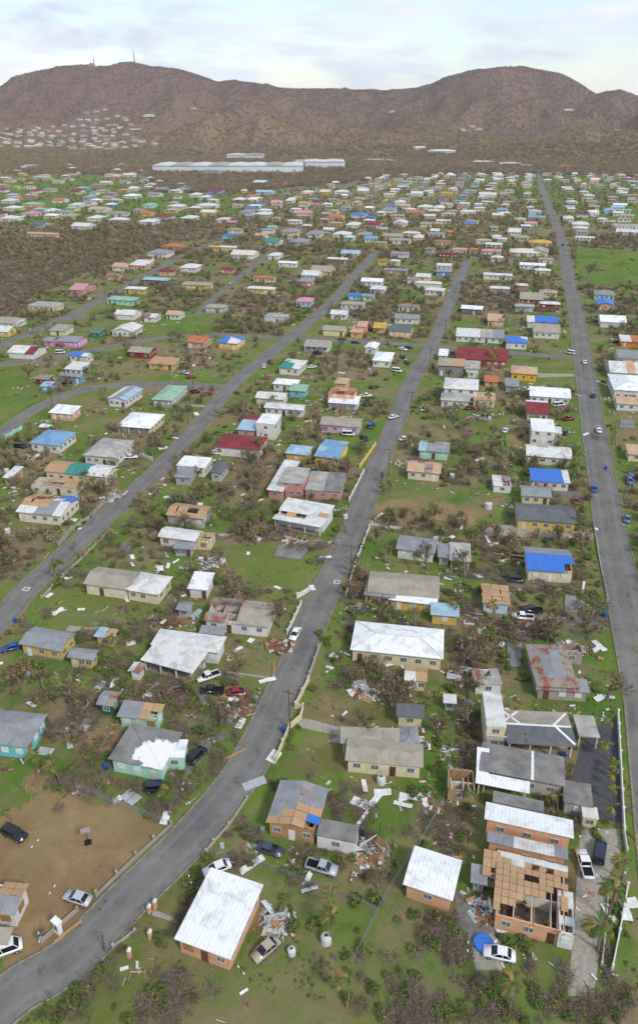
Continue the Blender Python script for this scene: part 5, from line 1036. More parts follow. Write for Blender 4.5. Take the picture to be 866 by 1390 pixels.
# concrete slabs left where houses stood
for lab, t, pg in (('bare grey concrete slab on the grass below the torn white roof', 'H', [(263, 392), (370, 406), (400, 362), (285, 350)]), ('small concrete slab on the green lot', 'G', [(466, 370), (505, 376), (524, 346), (484, 340)]), ('broken concrete floor among the rusty shack debris', 'F', [(350, 245), (405, 250), (410, 155), (352, 152)]), ('narrow concrete slab strewn with scraps near the wide road', 'M', [(576, 612), (626, 616), (622, 548), (578, 545)]), ('grey house pad beyond the wide road', 'N', [(790, 466), (852, 470), (845, 436), (795, 432)])):
    c = [TP(t, *q) for q in pg]; m = MB(); ctr = sum(c, Vector()) / 4; lo = [(q.x - ctr.x, q.y - ctr.y, 0) for q in c]; hi = [(x, y, .35) for x, y, _ in lo]; m.poly(hi)
    for i in range(4): m.quad(lo[i], lo[(i + 1) % 4], hi[(i + 1) % 4], hi[i])
    o = m.build('concrete_slab', roof_mat('k'), fix=True); o.location = ctr; tag(o, lab, 'slab')

# wheeled bins and water tanks
_bm = MB(); _bm.prism([(-.26, 0), (.26, 0), (.32, .95), (-.32, .95)], -.28, .28); BINB = _bm.mesh('body', plain('1f4f9c', .6, .3)); _bm = MB(); _bm.box(-.35, .35, -.33, .33, .95, 1.05); BINL = _bm.mesh('lid', plain('1a3f80', .6, .3))
for t, x, y, hx in (('G', 356, 242, '1f4f9c'), ('H', 606, 356, '1d1f22'), ('D', 418, 648, '1f4f9c'), ('E', 197, 380, '8c9599'), ('M', 738, 50, '1f4f9c'), ('M', 735, 632, '1f4f9c'), ('E', 302, 500, '1f4f9c'), ('D', 62, 72, '1f4f9c'), ('F', 730, 46, '1f4f9c'), ('B', 222, 262, '7d868a'), ('B', 612, 275, '1d1f22'), ('F', 572, 600, '1f3f8c'), ('K', 500, 395, '1d1f22')):
    q = TP(t, x, y); root = empty('wheeled_bin', q, rng.uniform(-.5, .5)); tag(root, {'1': 'dark' if hx == '1d1f22' else 'blue', '8': 'grey', '7': 'grey'}[hx[0]] + ' wheeled bin near ' + beside(q.x, q.y), 'bin', 'wheeled bins')
    for nm, ms in (('body', BINB), ('lid', BINL)): o = link(nm, ms, root); o.material_slots[0].link = 'OBJECT'; o.material_slots[0].material = plain(hx, .6, .3)
for t, x, y, s_ in (('M', 278, 202, 1.1), ('N', 136, 660, .9), ('G', 33, 298, .8), ('J', 30, 640, .9), ('E', 685, 700, .8), ('H', 545, 240, .7), ('B', 470, 690, .8), ('B', 335, 735, .6)):
    q = TP(t, x, y); root = empty('water_tank', q); root.scale = (s_, s_, s_); tag(root, 'round pale water tank near ' + beside(q.x, q.y), 'tank', 'water tanks'); m = MB(); m.tube((0, 0, 0), (0, 0, 1.5), .9, .9, 16); m.build('drum', plain('d2d2cc', .7, .3), root); m = MB(); m.tube((0, 0, 1.5), (0, 0, 1.8), .9, .3, 16); m.tube((0, 0, 1.8), (0, 0, 1.9), .3, .28, 10); m.build('lid', plain('c4c4be', .7, .3), root)
q = TP('J', 185, 470); root = empty('boat', (q.x, q.y, .3), R(10)); tag(root, 'small white motorboat stored on land beside the orange bungalow', 'boat'); m = MB(); st = [(-2.6, .95, 1.0), (-1, 1.05, 1.0), (.8, .95, 1.05), (2.0, .55, 1.15), (2.9, .05, 1.25)]
for (x0, w0, z0_), (x1, w1, z1) in zip(st[:-1], st[1:]):
    for s_ in (-1, 1): m.quad((x0, 0, 0), (x1, 0, .0 if x1 < 2 else .3), (x1, s_ * w1, z1), (x0, s_ * w0, z0_))
    m.quad((x0, -w0, z0_ - .3), (x1, -w1, z1 - .3), (x1, w1, z1 - .3), (x0, w0, z0_ - .3))
m.poly([(-2.6, -.95, 1), (-2.6, .95, 1), (-2.6, 0, 0)]); m.build('hull', plain('e2e2de', .4, .4), root); m = MB(); m.box(-.4, .5, -.5, .5, .7, 1.5); m.build('console', plain('d2d4d6', .4, .4), root); m = MB(); m.box(-3.0, -2.6, -.2, .2, .5, 1.4); m.build('outboard_motor', plain('222428', .5), root)
# ================================================================== VEGETATION
def leafmat(name, c0, c1, rough=.8):
    b = NB(name); oi = b.n('ShaderNodeObjectInfo'); a = b.mix(oi.outputs['Random'], lin(c0), lin(c1)); g = b.noise(1.3, 3); b.col(b.mix(b.ramp(g, .35, .7), a, sc3(lin(c0), .6))); b.rough(rough, .2); return b.mat
BARK = leafmat('bark', '7d6f60', '958575'); DRY = leafmat('dry_brush', '9b8768', 'b5a280'); TWIG = leafmat('twig', '7d6c57', '988670'); DEAD = leafmat('dead_leaf', '8a7452', 'a08a66'); GRN = leafmat('leaf', '56702f', '788a42'); OLV = leafmat('olive_leaf', '64673a', '807a48'); FRND = leafmat('frond', '55682c', '7c8040'); FRD2 = leafmat('dry_frond', '93824a', 'a08a52'); HILT = leafmat('hill_twig', '887065', '9a8173')
def bare_tree(seed, h=7.0):
    r = random.Random(seed); tr, cr = MB(), MB()
    def grow(p, d, ln, rad, dep):
        e = p + d * ln; k = 6 if dep == 0 else 4 if dep < 2 else 3; (tr if dep < 2 else cr).tube(p, e, rad, rad * .68, k)
        if dep == 4: return
        for i in range({0: r.choice([3, 4, 5]), 1: 4, 2: 3, 3: 3}[dep]):
            ax = Vector((r.uniform(-1, 1), r.uniform(-1, 1), r.uniform(-1, 1))).cross(d).normalized(); q = (Matrix.Rotation(r.uniform(.3, .95), 3, ax) @ d); q.z += .12; q.normalize()
            grow(p + d * ln * r.uniform(.55, 1), q, ln * r.uniform(.55, .85), rad * .62, dep + 1)
    grow(Vector((0, 0, -.1)), Vector((r.uniform(-.12, .12), r.uniform(-.12, .12), 1)).normalized(), h * .32, h * .040, 0)
    n = len(cr.f)
    for k in range(170):
        f = cr.f[r.randrange(n)]; p = Vector(cr.v[f[2]]); s = r.uniform(.18, .42); u = Vector((r.uniform(-1, 1), r.uniform(-1, 1), r.uniform(-1, 1))) * s; v = Vector((r.uniform(-1, 1), r.uniform(-1, 1), r.uniform(-1, 1))) * s; cr.tri(p, p + u, p + v, 1)
    return tr.mesh('trunk', BARK), cr.mesh('crown', [TWIG, OLV if seed % 2 else DEAD])
def bush(seed, n=460, mats=(GRN, OLV), flat=.75, leaf=.13, tall=1.0):      # leaf-sized faces filling an uneven dome of radius about 1
    r = random.Random(seed); m = MB(); lobes = [(Vector((r.uniform(-.55, .55), r.uniform(-.55, .55), r.uniform(.25, .75) * tall)), r.uniform(.3, .6)) for _ in range(6)]
    for k in range(n):
        c, q = r.choice(lobes); d = Vector((r.gauss(0, 1), r.gauss(0, 1), r.gauss(0, 1))).normalized(); p = c + d * q * r.uniform(.5, 1.05); p.z = max(.02, p.z * flat)
        u = Vector((r.uniform(-1, 1), r.uniform(-1, 1), r.uniform(-1, 1))).normalized() * leaf * r.uniform(.6, 1.3); v = d.cross(u).normalized() * leaf * r.uniform(.4, .8)
        m.quad(p - u, p - v, p + u, p + v, 0 if r.random() < .7 else 1)
    for k in range(14): m.tube((0, 0, 0), (r.uniform(-.8, .8), r.uniform(-.8, .8), r.uniform(.5, 1.15) * flat * tall), .035, .01, 3, len(mats))
    return m.mesh('foliage', list(mats) + [TWIG])
def scrub(seed, n=150):
    r = random.Random(seed); m = MB()
    for k in range(n):
        b = Vector((r.gauss(0, .35), r.gauss(0, .35), 0)); d = Vector((r.gauss(0, .6), r.gauss(0, .6), r.uniform(.3, 1.1))); e = b + d * r.uniform(.4, .95); w_ = d.orthogonal().normalized() * r.uniform(.015, .04); m.tri(b - w_, b + w_, e, 0)
        if r.random() < .85: p = b.lerp(e, r.uniform(.4, 1)); u = Vector((r.uniform(-1, 1), r.uniform(-1, 1), r.uniform(-1, 1))) * .12; v = Vector((r.uniform(-1, 1), r.uniform(-1, 1), r.uniform(-1, 1))) * .12; m.tri(p, p + u, p + v, 1)
    return m.mesh('brush', [TWIG, DRY if seed % 3 else OLV])
def tangle(seed):      # heap of broken branches
    r = random.Random(seed); m = MB()
    for k in range(46):
        a = r.uniform(0, 6.28); c = Vector((r.gauss(0, .55), r.gauss(0, .55), r.uniform(.02, .55))); d = Vector((math.cos(a), math.sin(a), r.gauss(0, .35))) * r.uniform(.3, 1.0); m.tube(c - d, c + d, .035, .012, 3, 0)
        for q in range(2): e = c + d * r.uniform(.2, 1); g = Vector((r.uniform(-1, 1), r.uniform(-1, 1), r.uniform(-.2, .8))) * .4; m.tube(e, e + g, .014, .005, 3, 0)
        if r.random() < .4: u = Vector((r.uniform(-1, 1), r.uniform(-1, 1), r.uniform(-1, 1))) * .14; v = Vector((r.uniform(-1, 1), r.uniform(-1, 1), r.uniform(-1, 1))) * .14; m.tri(c, c + u, c + v, 1)
    return m.mesh('brush', [BARK, DEAD])
def palm(seed, h=6.5):
    r = random.Random(seed); tr, cr, dr = MB(), MB(), MB(); p = Vector((0, 0, -.1)); d = Vector((r.uniform(-.12, .12), r.uniform(-.1, .1), 1)).normalized()
    for k in range(7): q = p + d * h / 7; tr.tube(p, q, .2 - .012 * k, .19 - .012 * k, 7); p = q; d = (d + Vector((-.03, .01, 0))).normalized()
    for k in range(16):
        a = k * 2.4 + r.uniform(-.2, .2); el = r.uniform(-.3, 1.0); f = Vector((math.cos(a), math.sin(a), el)); f.x -= .75; f.normalize(); L_ = r.uniform(2.0, 3.0); c = p.copy(); mb = dr if r.random() < .28 else cr; n = 9
        for s in range(n):
            e = c + f * L_ / n; sd = f.cross(Vector((0, 0, 1)))
            if sd.length < .05: sd = Vector((0, 1, 0))
            sd.normalize(); mb.tube(c, e, .035, .03, 3); ll = .75 * math.sin(math.pi * (s + .8) / (n + .6))
            for sg in (-1, 1):
                for t_ in (0, .5):
                    b0 = c.lerp(e, t_); tip = b0 + sd * sg * ll * r.uniform(.7, 1.1) + f * ll * .6 + Vector((-.15, 0, -.35 * ll)); mb.tri(b0, b0 + f * .16, tip)
            c = e; f = (f + Vector((-.06, 0, -.2))).normalized()
    return tr.mesh('trunk', BARK), cr.mesh('crown', FRND), dr.mesh('dry_fronds', FRD2)
TREES = [bare_tree(s) for s in range(6)]; PALMS = [palm(s) for s in range(5)]; BUSH = [bush(s) for s in range(3)] + [bush(9, 380, (OLV, DEAD))]; SCR = [scrub(s) for s in range(2)] + [tangle(s) for s in range(3)]
LTREE = [bush(40 + s, 330, ((OLV, DRY), (DRY, DEAD), (GRN, OLV))[s], 1.25, .10, 1.5) for s in range(3)]
SITA = np.array([(s[0], s[1], s[2], s[3]) for s in SITES] + [(c[0].x, c[0].y, c[1] / 2, c[2] / 2) for c in rest]); RPA = np.concatenate([np.concatenate([A, np.full((len(A), 1), wd / 2)], 1) for A, wd in RP])
PAVE = [o for o in bpy.data.objects if o.name.split('.')[0] in ('driveway', 'concrete_yard', 'concrete_drive', 'concrete_path')]
PAVEP = [[(v.co.x, v.co.y) for v in o.data.vertices] for o in PAVE]; CARA = np.array(CARS)
def free(x, y, pad=.6, rpad=.8):
    ok = np.ones(len(x), bool)
    for s in range(0, len(x), 4000):
        e = slice(s, s + 4000); X_, Y_ = x[e, None], y[e, None]
        ins = ((np.abs(X_ - SITA[:, 0]) < SITA[:, 2] + pad) & (np.abs(Y_ - SITA[:, 1]) < SITA[:, 3] + pad)).any(1)
        rd = (np.hypot(X_ - RPA[:, 0], Y_ - RPA[:, 1]) - RPA[:, 2] < rpad).any(1); cr = (np.hypot(X_ - CARA[:, 0], Y_ - CARA[:, 1]) < 2.6).any(1); ok[e] = ~(ins | rd | cr)
    for pg in PAVEP: ok &= ~pip(x, y, pg)
    return ok
CNT = dict(tree=0, palm=0, bush=0)
def put_tree(x, y, s, lab, fallen=None, v=None):
    CNT['tree'] += 1; root = empty('bare_tree', (x, y, 0), rng.uniform(0, 6.28)); tm, cm = TREES[rng.randrange(6) if v is None else v]; root.scale = (s, s, s * rng.uniform(.85, 1.1))
    if fallen is not None: root.rotation_euler = (1.25, 0, fallen); root.location.z = .5
    tag(root, lab + ' near ' + beside(x, y), 'tree', 'storm-stripped trees'); link('trunk', tm, root); link('crown', cm, root)
def put_palm(t, x, y, s=1.0, lab='wind-bent palm'):
    q = TP(t, x, y); CNT['palm'] += 1; root = empty('palm_tree', q, rng.uniform(-.7, .7)); root.scale = (s, s, s); tm, cm, dm = PALMS[rng.randrange(5)]; tag(root, lab + ' near ' + beside(q.x, q.y), 'palm tree', 'wind-bent palms'); link('trunk', tm, root); link('crown', cm, root); link('dry_fronds', dm, root)
for q in (('A', 240, 70, .75), ('A', 665, 195, .8), ('D', 463, 205, .7), ('D', 790, 388, .85), ('D', 150, 690, .8), ('D', 235, 700, .75), ('B', 508, 592, .75), ('B', 482, 690, .8), ('C', 738, 605, .95), ('C', 705, 722, .9), ('C', 548, 184, .55), ('C', 802, 450, .7), ('F', 742, 520, .55), ('F', 745, 608, .55), ('F', 765, 660, .4), ('F', 768, 720, .45), ('C', 770, 60, .45), ('C', 775, 150, .5), ('C', 765, 215, .5), ('F', 425, 575, .5), ('G', 560, 625, .5), ('M', 305, 655, .8), ('M', 180, 560, .7), ('M', 160, 640, .7), ('K', 660, 408, .8), ('K', 205, 575, .9), ('K', 395, 512, .9), ('K', 268, 392, .8), ('N', 285, 388, .9), ('N', 335, 580, .9), ('N', 255, 545, .9), ('N', 775, 530, .9), ('N', 760, 515, .9), ('J', 347, 690, .7), ('J', 85, 640, .8), ('J', 155, 100, .9), ('J', 490, 30, .8), ('H', 55, 290, .8), ('G', 845, 270, .8), ('N', 380, 50, 1), ('N', 350, 70, 1), ('N', 310, 235, 1), ('N', 295, 215, 1), ('N', 632, 640, .8), ('M', 560, 330, .6), ('E', 705, 398, .3), ('C', 735, 720, .6), ('F', 90, 400, .6), ('C', 200, 165, .5), ('G', 345, 150, .7), ('G', 300, 385, .5), ('G', 235, 450, .5), ('G', 215, 480, .5), ('C', 20, 170, .35), ('M', 640, 320, .5), ('A', 50, 220, .35), ('X', 470, 1368, .8), ('X', 690, 1372, .8)): put_palm(*q)
# leafless trees: placed by hand where they show
LT = 'leafless storm-stripped tree'
for t, x, y, s in (('B', 670, 480, .55), ('B', 690, 460, .45), ('H', 95, 250, 1.1), ('H', 140, 255, 1.0), ('H', 70, 215, .9), ('H', 720, 130, .9), ('H', 700, 150, .8), ('H', 690, 100, .7), ('H', 800, 300, .6), ('H', 770, 305, .5), ('J', 775, 655, .9), ('J', 600, 520, .8), ('J', 685, 410, .8), ('J', 800, 190, 1), ('K', 50, 420, .7), ('K', 560, 240, 1), ('K', 590, 220, 1), ('K', 620, 250, 1), ('K', 520, 150, .9), ('K', 500, 470, .8), ('N', 145, 560, 1), ('M', 610, 290, .8), ('U', 665, 460, 2.0), ('U', 180, 500, 1.2), ('U', 320, 540, 1.3), ('U', 230, 470, 1.2), ('U', 605, 350, 1), ('M', 650, 400, .6), ('F', 150, 290, .5), ('F', 210, 200, .7), ('F', 260, 215, .7), ('F', 180, 240, .7), ('F', 300, 180, .6), ('G', 690, 600, .6), ('G', 590, 720, .6), ('D', 560, 150, .6), ('D', 585, 120, .6), ('D', 60, 330, .5), ('J', 450, 600, .7), ('J', 130, 480, .8), ('G', 40, 420, .8), ('J', 830, 720, .8), ('K', 130, 640, 1), ('K', 180, 620, 1), ('K', 230, 590, .9), ('K', 470, 230, .9), ('K', 500, 250, .9), ('E', 720, 340, .6), ('E', 690, 330, .6), ('J', 470, 130, .8), ('J', 410, 340, .8)): q = TP(t, x, y); put_tree(q.x, q.y, s, LT)
for t, x, y, s, f in (('D', 300, 480, .85, .4), ('D', 270, 440, .8, 1.4), ('D', 330, 420, .8, 2.6), ('D', 290, 400, .7, 3.6), ('D', 250, 500, .7, -.5), ('E', 110, 400, .6, 1.0), ('E', 150, 390, .6, 2.4), ('E', 70, 395, .6, -1.0), ('H', 200, 300, .8, .5), ('H', 250, 310, .8, 2.0), ('H', 110, 280, .9, 1.2), ('H', 320, 315, .6, 2.8), ('F', 180, 310, .6, 1), ('F', 200, 270, .6, 2.2), ('B', 90, 385, .5, 1.5), ('E', 780, 370, .5, .3)): q = TP(t, x, y); put_tree(q.x, q.y, s, 'uprooted leafless tree lying', f)
# scatter by cover: brown tangles and green bushes between the lots
def sample(n, zone):
    o = []
    while len(o) < n:
        px, py = rng.uniform(-60, 930), rng.uniform(zone[0], zone[1]); q = P(px, py); o.append((q.x, q.y))
    return np.array(o)
GRASSP = [[(v.x, v.y) for v in [TP(t, *q) for q in pg]] for k, t, pg, s in POLY if (k in ('grass', 'lawn') and s > .65) or (k == 'dirt' and t == 'A')]
def plant_points(n, zone, thr, pad=.5, seed=0, rpad=1.2):
    S_ = sample(n, zone); x, y = S_[:, 0], S_[:, 1]; cv = cover(x, y)['brush']; f = fbm(x * .05 + seed, y * .05 + 3, 4); fr = free(x, y, pad, rpad); gp = np.zeros(len(x), bool)
    for pg in GRASSP: gp |= pip(x, y, pg)
    py_ = np.array([proj(a, b)[1] for a, b in S_]); keep = fr & ((f + np.random.RandomState(9).normal(0, .045, len(f)) + cv * .35) > thr + np.where((py_ > 960) & (cv < .2), .09, 0)) & (~gp | (np.random.RandomState(5).rand(len(x)) < .04)); return S_[keep], f[keep], cv[keep]
# near and middle: individuals
pts, f, cv = plant_points(1500, (380, 1000), .53, 1.2, 5, 2.4)
for (x, y) in pts[:215]: put_tree(x, y, rng.uniform(.6, 1.35), 'slender leafless tree')
pts, f, cv = plant_points(900, (560, 1300), .53, .5, 21)
for (x, y) in pts[:200]:
    CNT['bush'] += 1; root = empty('bush', (x, y, 0), rng.uniform(0, 6.28)); s = rng.uniform(.5, 1.3); root.scale = (s, s, s * rng.uniform(.7, 1.2)); tag(root, 'ragged bush near ' + beside(x, y), 'bush', 'bushes on the lots'); link('foliage', BUSH[rng.randrange(4)], root)
for k in range(70):      # hedge-like bushes along walls and yards seen near
    t, x, y = rng.choice([('C', 770, 560), ('C', 780, 640), ('C', 340, 690), ('C', 400, 700), ('C', 180, 180), ('C', 140, 200), ('E', 470, 140), ('E', 540, 130), ('F', 250, 90), ('C', 700, 265), ('E', 640, 290), ('F', 560, 90), ('F', 640, 80), ('G', 240, 440), ('C', 60, 700), ('C', 140, 640), ('A', 640, 690), ('D', 600, 320)]); q = TP(t, x + rng.uniform(-35, 35), y + rng.uniform(-25, 25)); CNT['bush'] += 1
    root = empty('bush', q, rng.uniform(0, 6)); s = rng.uniform(.5, 1.1); root.scale = (s, s, s); tag(root, 'leafy green yard bush near ' + beside(q.x, q.y), 'bush', 'bushes on the lots'); link('foliage', BUSH[rng.randrange(3)], root)
# the masses nobody could count: instanced
def gn_scatter(name, meshes, P3, S3, V3, label, cat, rot=None):
    me = bpy.data.meshes.new(name); me.vertices.add(len(P3)); me.vertices.foreach_set('co', np.asarray(P3, np.float32).ravel())
    for an, ar, ty in (('s', S3, 'FLOAT'), ('r', np.random.RandomState(1).rand(len(P3)) * 6.28, 'FLOAT'), ('v', V3, 'INT')): me.attributes.new(an, ty, 'POINT').data.foreach_set('value', np.asarray(ar, np.float32 if ty == 'FLOAT' else np.int32))
    o = link(name, me); g = bpy.data.node_groups.new(name, 'GeometryNodeTree'); g.interface.new_socket('Geometry', in_out='INPUT', socket_type='NodeSocketGeometry'); g.interface.new_socket('Geometry', in_out='OUTPUT', socket_type='NodeSocketGeometry')
    gi, go = g.nodes.new('NodeGroupInput'), g.nodes.new('NodeGroupOutput'); jn = g.nodes.new('GeometryNodeJoinGeometry'); lk = g.links.new
    def attr(nm, ty): a = g.nodes.new('GeometryNodeInputNamedAttribute'); a.data_type = ty; a.inputs[0].default_value = nm; return next(x for x in a.outputs if x.enabled and x.name == 'Attribute')
    sA, rA, vA = attr('s', 'FLOAT'), attr('r', 'FLOAT'), attr('v', 'INT'); cx = g.nodes.new('ShaderNodeCombineXYZ'); lk(rA, cx.inputs[2]); m2p = g.nodes.new('GeometryNodeMeshToPoints'); lk(gi.outputs[0], m2p.inputs[0])
    for k, ms in enumerate(meshes):
        src = bpy.data.objects.new(name + '_source', ms); inf = g.nodes.new('GeometryNodeObjectInfo'); inf.inputs['Object'].default_value = src
        cmp = g.nodes.new('FunctionNodeCompare'); cmp.data_type = 'INT'; cmp.operation = 'EQUAL'; ins = [x for x in cmp.inputs if x.enabled]; lk(vA, ins[0]); ins[1].default_value = k
        ip = g.nodes.new('GeometryNodeInstanceOnPoints'); lk(m2p.outputs[0], ip.inputs['Points']); lk(cmp.outputs[0], ip.inputs['Selection']); lk(inf.outputs['Geometry'], ip.inputs['Instance']); lk(cx.outputs[0], ip.inputs['Rotation']); lk(sA, ip.inputs['Scale']); lk(ip.outputs[0], jn.inputs[0])
    lk(jn.outputs[0], go.inputs[0]); md = o.modifiers.new('scatter', 'NODES'); md.node_group = g; tag(o, label, cat, kind='stuff'); return o
def z3(A): return np.concatenate([A, np.zeros((len(A), 1))], 1)
rs_ = np.random.RandomState(11)
allm = SCR + BUSH + LTREE
# town brush: all distances
B1, f1, c1 = plant_points(14000, (420, 1390), .50, .3, 40); B2, f2, c2 = plant_points(17000, (236, 460), .45, .3, 40)
BB = np.concatenate([B1, B2]); F_ = np.concatenate([f1, f2]) ; C_ = np.concatenate([c1, c2]); rdist = np.hypot(BB[:, 0], BB[:, 1])
v = np.where(rs_.rand(len(BB)) < .74 + .22 * C_, rs_.randint(0, 5, len(BB)), rs_.randint(5, 9, len(BB))); s = rs_.uniform(.4, 1.5, len(BB)) * np.where(rdist > 420, 1.25, 1.0)
big = (rs_.rand(len(BB)) < .22) & (rdist > 170); v[big] = rs_.choice([9, 9, 10, 10, 11], big.sum()); s[big] = rs_.uniform(1.3, 2.4, big.sum())
pyb = np.array([proj(a, b)[1] for a, b in BB]); s = np.where(pyb > 1000, np.minimum(s, .95), s); gn_scatter('town_brush', allm, z3(BB), s, v, 'brown tangles and ragged green growth between the house lots', 'brush')
# trees and growth standing between the far houses
X_ = sample(8000, (236, 352)); X_ = X_[free(X_[:, 0], X_[:, 1], .2)]; X_ = X_[fbm(X_[:, 0] * .02 + 9, X_[:, 1] * .02) > .40]; gp = np.zeros(len(X_), bool)
for pg in GRASSP: gp |= pip(X_[:, 0], X_[:, 1], pg)
gq = pip(X_[:, 0], X_[:, 1], [(q.x, q.y) for q in [P(*p_) for p_ in ((-80, 238), (120, 236), (210, 262), (310, 266), (325, 288), (240, 294), (100, 302), (-80, 302))]]); X_ = X_[~gp & (~gq | (rs_.rand(len(X_)) < .55))]; v = rs_.choice([9, 9, 10, 10, 11, 1, 2, 8], len(X_)); gn_scatter('settlement_trees', allm, z3(X_), rs_.uniform(1.2, 2.7, len(X_)), v, 'brown and olive trees standing between the far houses', 'trees')
# the brown scrub field
pg = [(q.x, q.y) for q in [TP('Q', *p_) for p_ in POLY[2][2]]]; X_ = np.array([TP('Q', rng.uniform(-150, 870), rng.uniform(235, 700))[:2] for _ in range(9000)]); X_ = X_[pip(X_[:, 0], X_[:, 1], pg) & free(X_[:, 0], X_[:, 1], 1)]
v = rs_.randint(0, 5, len(X_)); k = rs_.rand(len(X_)) < .10; v[k] = 10; gn_scatter('scrub_field', allm, z3(X_), rs_.uniform(.7, 1.9, len(X_)), v, 'brown dead scrub covering the open field', 'scrub')
# woods at the foot of the hills and over them
def tuft(seed):
    r = random.Random(seed); m = MB()
    for k in range(34):
        b = Vector((r.gauss(0, .22), r.gauss(0, .22), r.uniform(0, .4))); e = b + Vector((r.gauss(0, .28), r.gauss(0, .28), r.uniform(.3, .75))); w_ = (e - b).orthogonal().normalized() * r.uniform(.02, .055); m.tri(b - w_, b + w_, e, 0)
    return m.mesh('tuft', (HILT, HILL2, HILL3)[seed // 3])
HILL3 = leafmat('mid_hill_twig', '8c7764', 'a08a74'); HILL2 = leafmat('low_hill_twig', '92815f', 'a3906c'); TUFT = [tuft(s) for s in range(9)]
a_ = rs_.uniform(-.80, .40, 150000); r_ = np.sqrt(rs_.rand(150000) * (3620 ** 2 - 1470 ** 2) + 1470 ** 2); hxp, hyp = np.sin(a_) * r_, np.cos(a_) * r_; hz = hill_h(hxp, hyp); dens = fbm(hxp * .004, hyp * .004, 4)
k = (rs_.rand(150000) < .45 + dens) & ((hz > .5) | (r_ > 1500)); hb = np.array([(h[0].x, h[0].y) for h in hv]); 
dm = np.full(len(hxp), 1e9)
for q in hb: dm = np.minimum(dm, np.hypot(hxp - q[0], hyp - q[1]))
dm = dm * 1.0; k &= dm > 17
gn_scatter('hill_woods', TUFT, np.stack([hxp, hyp, np.maximum(hz, 0)], -1)[k], rs_.uniform(3.5, 7, k.sum()), rs_.randint(0, 3, k.sum()) + np.where(r_[k] + rs_.normal(0, 90, k.sum()) < 2330, 3, np.where(r_[k] + rs_.normal(0, 90, k.sum()) < 2880, 6, 0)), 'leafless brown woods covering the hills', 'woods')
X_ = sample(26000, (198, 262)); fr = free(X_[:, 0], X_[:, 1], 4); cv = cover(X_[:, 0], X_[:, 1])['brush']; X_ = X_[fr & (cv > .6)]; hz = np.maximum(hill_h(X_[:, 0], X_[:, 1]), 0); q = np.hypot(X_[:, 0], X_[:, 1]) < 1900; X_, hz = X_[q], hz[q]
gn_scatter('foot_woods', TUFT + SCR, np.concatenate([X_, hz[:, None]], 1), rs_.uniform(3.5, 7, len(X_)), rs_.choice([3, 4, 5, 6, 9, 10, 11], len(X_)), 'belt of leafless woods below the hills', 'woods')
# weeds in the grass
W_ = sample(9000, (620, 1390)); W_ = W_[fbm(W_[:, 0] * .12, W_[:, 1] * .12) > .54]; W_ = W_[free(W_[:, 0], W_[:, 1], .1, .2) & ~pip(W_[:, 0], W_[:, 1], GRASSP[0]) & ~pip(W_[:, 0], W_[:, 1], [(v.x, v.y) for v in [TP('A', *q) for q in POLY[0][2]]])]; v = np.where(rs_.rand(len(W_)) < .55, rs_.randint(5, 9, len(W_)), rs_.randint(0, 5, len(W_)))
gn_scatter('weeds', allm, z3(W_), rs_.uniform(.10, .30, len(W_)), v, 'low weeds and tufts in the rough grass', 'weeds')

# ================================================================== DEBRIS
DM = [plain('dcdcd8', .7, .3), plain('a9adaf', .5, .4), plain('a5835c', .9, .1), plain('6f5640', .95, .1), plain('8c5a44', .9, .1), plain('c9c2b2', .9, .1)]
def bits(m, x, y, n, spread, s0, s1, zmax, r, wts=(5, 4, 4, 5, 1, 2)):
    for _ in range(n):
        a = r.uniform(0, 6.28); q = spread * math.sqrt(r.random()); T = Matrix.Translation((x + math.cos(a) * q, y + math.sin(a) * q, .05 + r.random() ** 2 * zmax * (1 - q / spread * .8))) @ Matrix.Rotation(r.uniform(0, 6.28), 4, 'Z') @ Matrix.Rotation(r.gauss(0, .25 if zmax < .3 else .5), 4, 'X')
        L_ = r.uniform(s0, s1) * (1.5 if r.random() < .3 else 1); tw = .12 if r.random() < .45 else 1; m.box(-L_ / 2, L_ / 2, -L_ * r.uniform(.06, .4) * tw, L_ * r.uniform(.06, .3) * tw, -.02, .03, r.choices(range(6), wts)[0], T)
m = MB(); r = random.Random(77)
cand = []
for (sx, sy, a, b, yw) in SITES:
    px, py = proj(sx, sy)
    if not (-40 < px < 910) or py < 300: continue
    for k in range(9 if py > 700 else 15 if py > 450 else 10):
        s_ = r.choice((-1, 1)); cand.append((sx + s_ * (a + r.uniform(.8, 6)) if r.random() < .5 else sx + r.uniform(-a - 4, a + 4), sy + r.choice((-1, 1, -1)) * (b + r.uniform(.6, 6))))
cand = np.array(cand)
for x, y in cand[free(cand[:, 0], cand[:, 1], .3, .6)]: bits(m, x, y, r.randint(2, 10), r.uniform(.8, 3.2), .15, 1.1, .25, r, (4, 3, 3, 6, 1, 2))
tag(m.build('scattered_debris', DM), 'storm debris: splintered boards and roofing scraps strewn round the houses', 'debris', kind='stuff')
